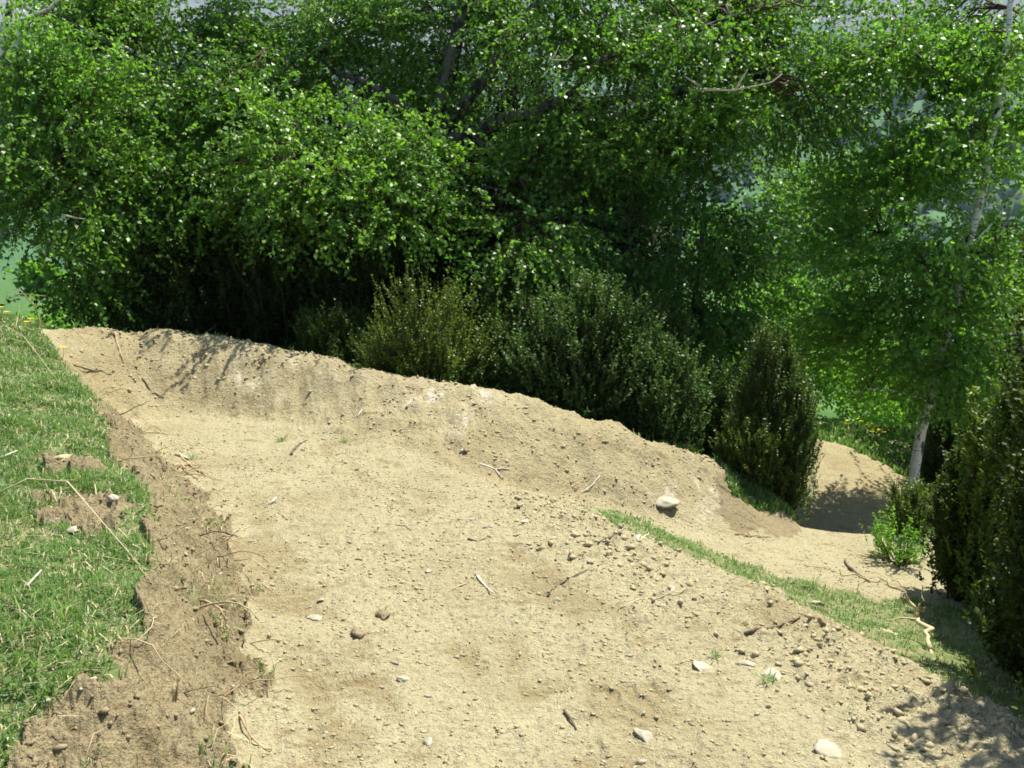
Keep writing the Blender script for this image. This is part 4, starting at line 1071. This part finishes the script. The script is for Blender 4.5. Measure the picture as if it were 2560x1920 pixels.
# bleached bare ends of birch limbs
def limb_end(label, pls, r):
    b = np.asarray(pls[0][0]); W = Wood()
    for pl in pls:
        q = np.array(resample([np.asarray(p) for p in pl], .1)); q[1:] += RNG.standard_normal((len(q) - 1, 3)) * .012
        W.tube(q - b, r, r * .35, 6, .1)
    o = W.build('dead_limb', M_pale, None); o.location = b
    tag(o, label, 'branch', 'bleached dead limbs in the birch')
limb_end('long bleached dead limb showing through the leaves above the gap', [[at(690, 90, 9.5), at(730, 92, 9.3), at(770, 84, 9.25), at(782, 76, 9.2)], [at(735, 91, 9.3), at(742, 80, 9.3), at(748, 70, 9.3)], [at(700, 86, 9.4), at(685, 74, 9.4)]], .014)
limb_end('short hooked bleached twig high in the birch', [[at(548, 62, 9.4), at(556, 56, 9.35), at(560, 44, 9.35)], [at(552, 60, 9.4), at(566, 58, 9.3), at(572, 54, 9.3)]], .008)
limb_end('bleached twig low in the drooping birch sprays', [[at(62, 215, 9.0), at(72, 217, 9.0), at(86, 220, 9.0)]], .012)

# roots hanging out of the cut bank
for k in range(72):
    t = random.random(); j = 1 + int(t * 6.999); j = min(j, len(foot) - 2)
    f_ = random.random(); q = foot[j] * (1 - f_) + foot[j + 1] * f_
    x = q[0] - abs(random.gauss(.12, .14)); y = q[1] + random.uniform(-.1, .1)
    z = float(Hs(x, y)[0])
    a = np.array([x, y, z - .01]); L = random.uniform(.12, .34); th = random.uniform(-1.6, 1.2)
    pl = [a]; cur = a.copy(); dv = np.array([math.cos(th), math.sin(th), .25])
    for s in range(6):
        cur = cur + dv * L / 6; dv = unit(dv + np.array([random.gauss(0, .35), random.gauss(0, .35), random.gauss(-.15, .25)]))
        cur[2] = max(cur[2], float(Hs(cur[0], cur[1])[0]) + .004); pl.append(cur.copy())
    W = Wood(); r = random.choice((.0015, .002, .0025, .0035, .005)); W.tube(np.array(pl) - a, r, r * .4, 5, .1)
    o = W.build('root', random.choice((M_root, M_root, M_straw, M_darkstick)), None); o.location = a
    tag(o, 'thin root sticking out of the crumbling cut bank', 'root', 'roots sticking out of the cut bank')

# little torn tufts lying on the dirt
def tuft(label, u, v, n, h):
    p = G(u, v); th = RNG.uniform(0, 6.283, n); d = np.stack([np.cos(th), np.sin(th), RNG.uniform(.2, 1.3, n)], -1)
    v_, f_ = leaf_mesh(RNG.standard_normal((n, 3)) * np.array([.012, .012, .002]), d, np.repeat(UP[None], n, 0) + .4 * rvec(n), h * RNG.uniform(.5, 1.2, n), np.full(n, .0045))
    o = make_mesh('grass_tuft', v_, [f_], M_grass, attrs={'tint': np.repeat(RNG.random(n), 4)}, loc=p)
    tag(o, label, 'grass tuft')
tuft('torn bit of grass beside the large flat pale stone', 768, 684, 26, .06)
tuft('torn bit of grass above the flat pale slab', 715, 657, 22, .05)
tuft('small green tuft at the foot of the curved wall', 282, 441, 40, .09)
tuft('grey green tuft at the foot of the wall by the thin white stick', 345, 442, 26, .07)
tuft('tuft of grass by the pale split stick near the cut bank', 192, 460, 22, .07)
tuft('torn green tuft on the dark clod of turf', 383, 614, 26, .035)
tuft('green tuft on the lower path before the hollow', 812, 590, 40, .12)
tuft('single green scrap of leaf on the middle of the path', 527, 614, 4, .035)

# long dry stalks over the turf
def stalk(label, pts3, r=.0025, mat=M_straw):
    pl = np.array(resample([np.asarray(p) for p in pts3], .08)); b = pl[0].copy()
    k = np.ones(5) / 5
    W = Wood(); W.tube(pl - b, r, r * .5, 5)
    o = W.build('dry_stalk', mat, None); o.location = b
    tag(o, label, 'stalk', 'dry stalks over the turf')
def up(u, v, h): p = G(u, v); p[2] += h; return p
stalk('long dry stalk arching across the middle of the turf', [up(-10, 512, .06), up(30, 506, .10), up(70, 516, .10), up(105, 540, .06), up(140, 568, .02)], .0035)
stalk('long pale stalk lying near the top of the turf', [up(-5, 340, .03), up(30, 352, .05), up(62, 362, .03)])
stalk('pale bent stalk crossing the top of the turf', [up(0, 332, .08), up(25, 350, .08), up(62, 392, .03)])
stalk('short white stalk in the lower turf', [up(28, 598, .03), up(42, 582, .04)], .005, M_pale)
stalk('white stick flat in the turf at the edge of the view', [up(0, 460, .02), up(18, 458, .03)], .008, M_pale)
stalk('bent brown stalk standing at the end of the bank', [up(42, 331, .0), at(36, 308, 8.1), at(22, 292, 8.0), at(19, 289, 8.0)], .008, M_root)
stalk('tall pale stalk bowing over the end of the turf', [up(0, 320, .0), at(8, 294, 7.4), at(24, 294, 7.4), at(46, 296, 7.4)], .003)
stalk('upright thin stalk at the end of the turf', [up(15, 330, .0), at(18, 316, 7.6), at(20, 302, 7.6)], .003)

# yellow flowers
def flower(label, u, v, h, s, group):
    p = G(u, v); root = thing('yellow_flower', label, 'flower', p, group)
    top = np.array([random.uniform(-.02, .02), 0, h])
    W = Wood(); W.tube(np.array([[0, 0, 0], top * .5 + [.004, 0, 0], top]), .002, .0015, 5); W.build('stem', M_fresh, root)
    n = 12; th = np.linspace(0, 6.283, n, endpoint=False); d = np.stack([np.cos(th), np.sin(th), np.full(n, .45)], -1)
    v_, f_ = leaf_mesh(np.repeat(top[None], n, 0), d, np.repeat(UP[None], n, 0), np.full(n, s), np.full(n, s * .6))
    make_mesh('petals', v_, [f_], M_petal, root, attrs={'tint': np.repeat(RNG.random(n), 4)})
g1 = 'yellow flowers at the end of the grassy bank'
for (u, v, lab) in ((4, 322, 'yellow flower at the very edge of the turf end'), (10, 328, 'yellow flower below the bent brown stalk'), (26, 336, 'taller yellow flower beside the end of the dirt bank'), (62, 362, 'single yellow flower on the turf edge next to the dirt wall'), (30, 330, 'yellow flower nearest the bent stalk foot')):
    flower(lab, u, v, .10, .03, g1)
g2 = 'yellow flowers in the meadow above the second bank'
for (u, v) in ((868, 432), (876, 434), (880, 437), (860, 429), (846, 428), (872, 440), (884, 441)):
    flower('small yellow flower in the meadow above the second dirt bank', u, v, .12, .05, g2)

# ------------------------------------------------------------------ the air
def haze():
    m = bpy.data.materials.new('haze'); m.use_nodes = True; nt = m.node_tree
    nt.nodes.remove(nt.nodes['Principled BSDF'])
    v = nt.nodes.new('ShaderNodeVolumePrincipled')
    v.inputs['Density'].default_value = 0.00014; v.inputs['Color'].default_value = (0.55, 0.72, 1.0, 1); v.inputs['Anisotropy'].default_value = 0.0
    nt.links.new(v.outputs[0], nt.nodes['Material Output'].inputs['Volume'])
    x0, x1, y0, y1, z0, z1 = -8000, 8000, -400, 8200, -60, 3200
    vv = [(x, y, z) for z in (z0, z1) for y in (y0, y1) for x in (x0, x1)]
    ff = [[0, 2, 3, 1], [4, 5, 7, 6], [0, 1, 5, 4], [2, 6, 7, 3], [0, 4, 6, 2], [1, 3, 7, 5]]
    o = make_mesh('haze', vv, [np.array(ff)], m); tag(o, 'thin blue valley haze', 'haze', kind='stuff')
haze()
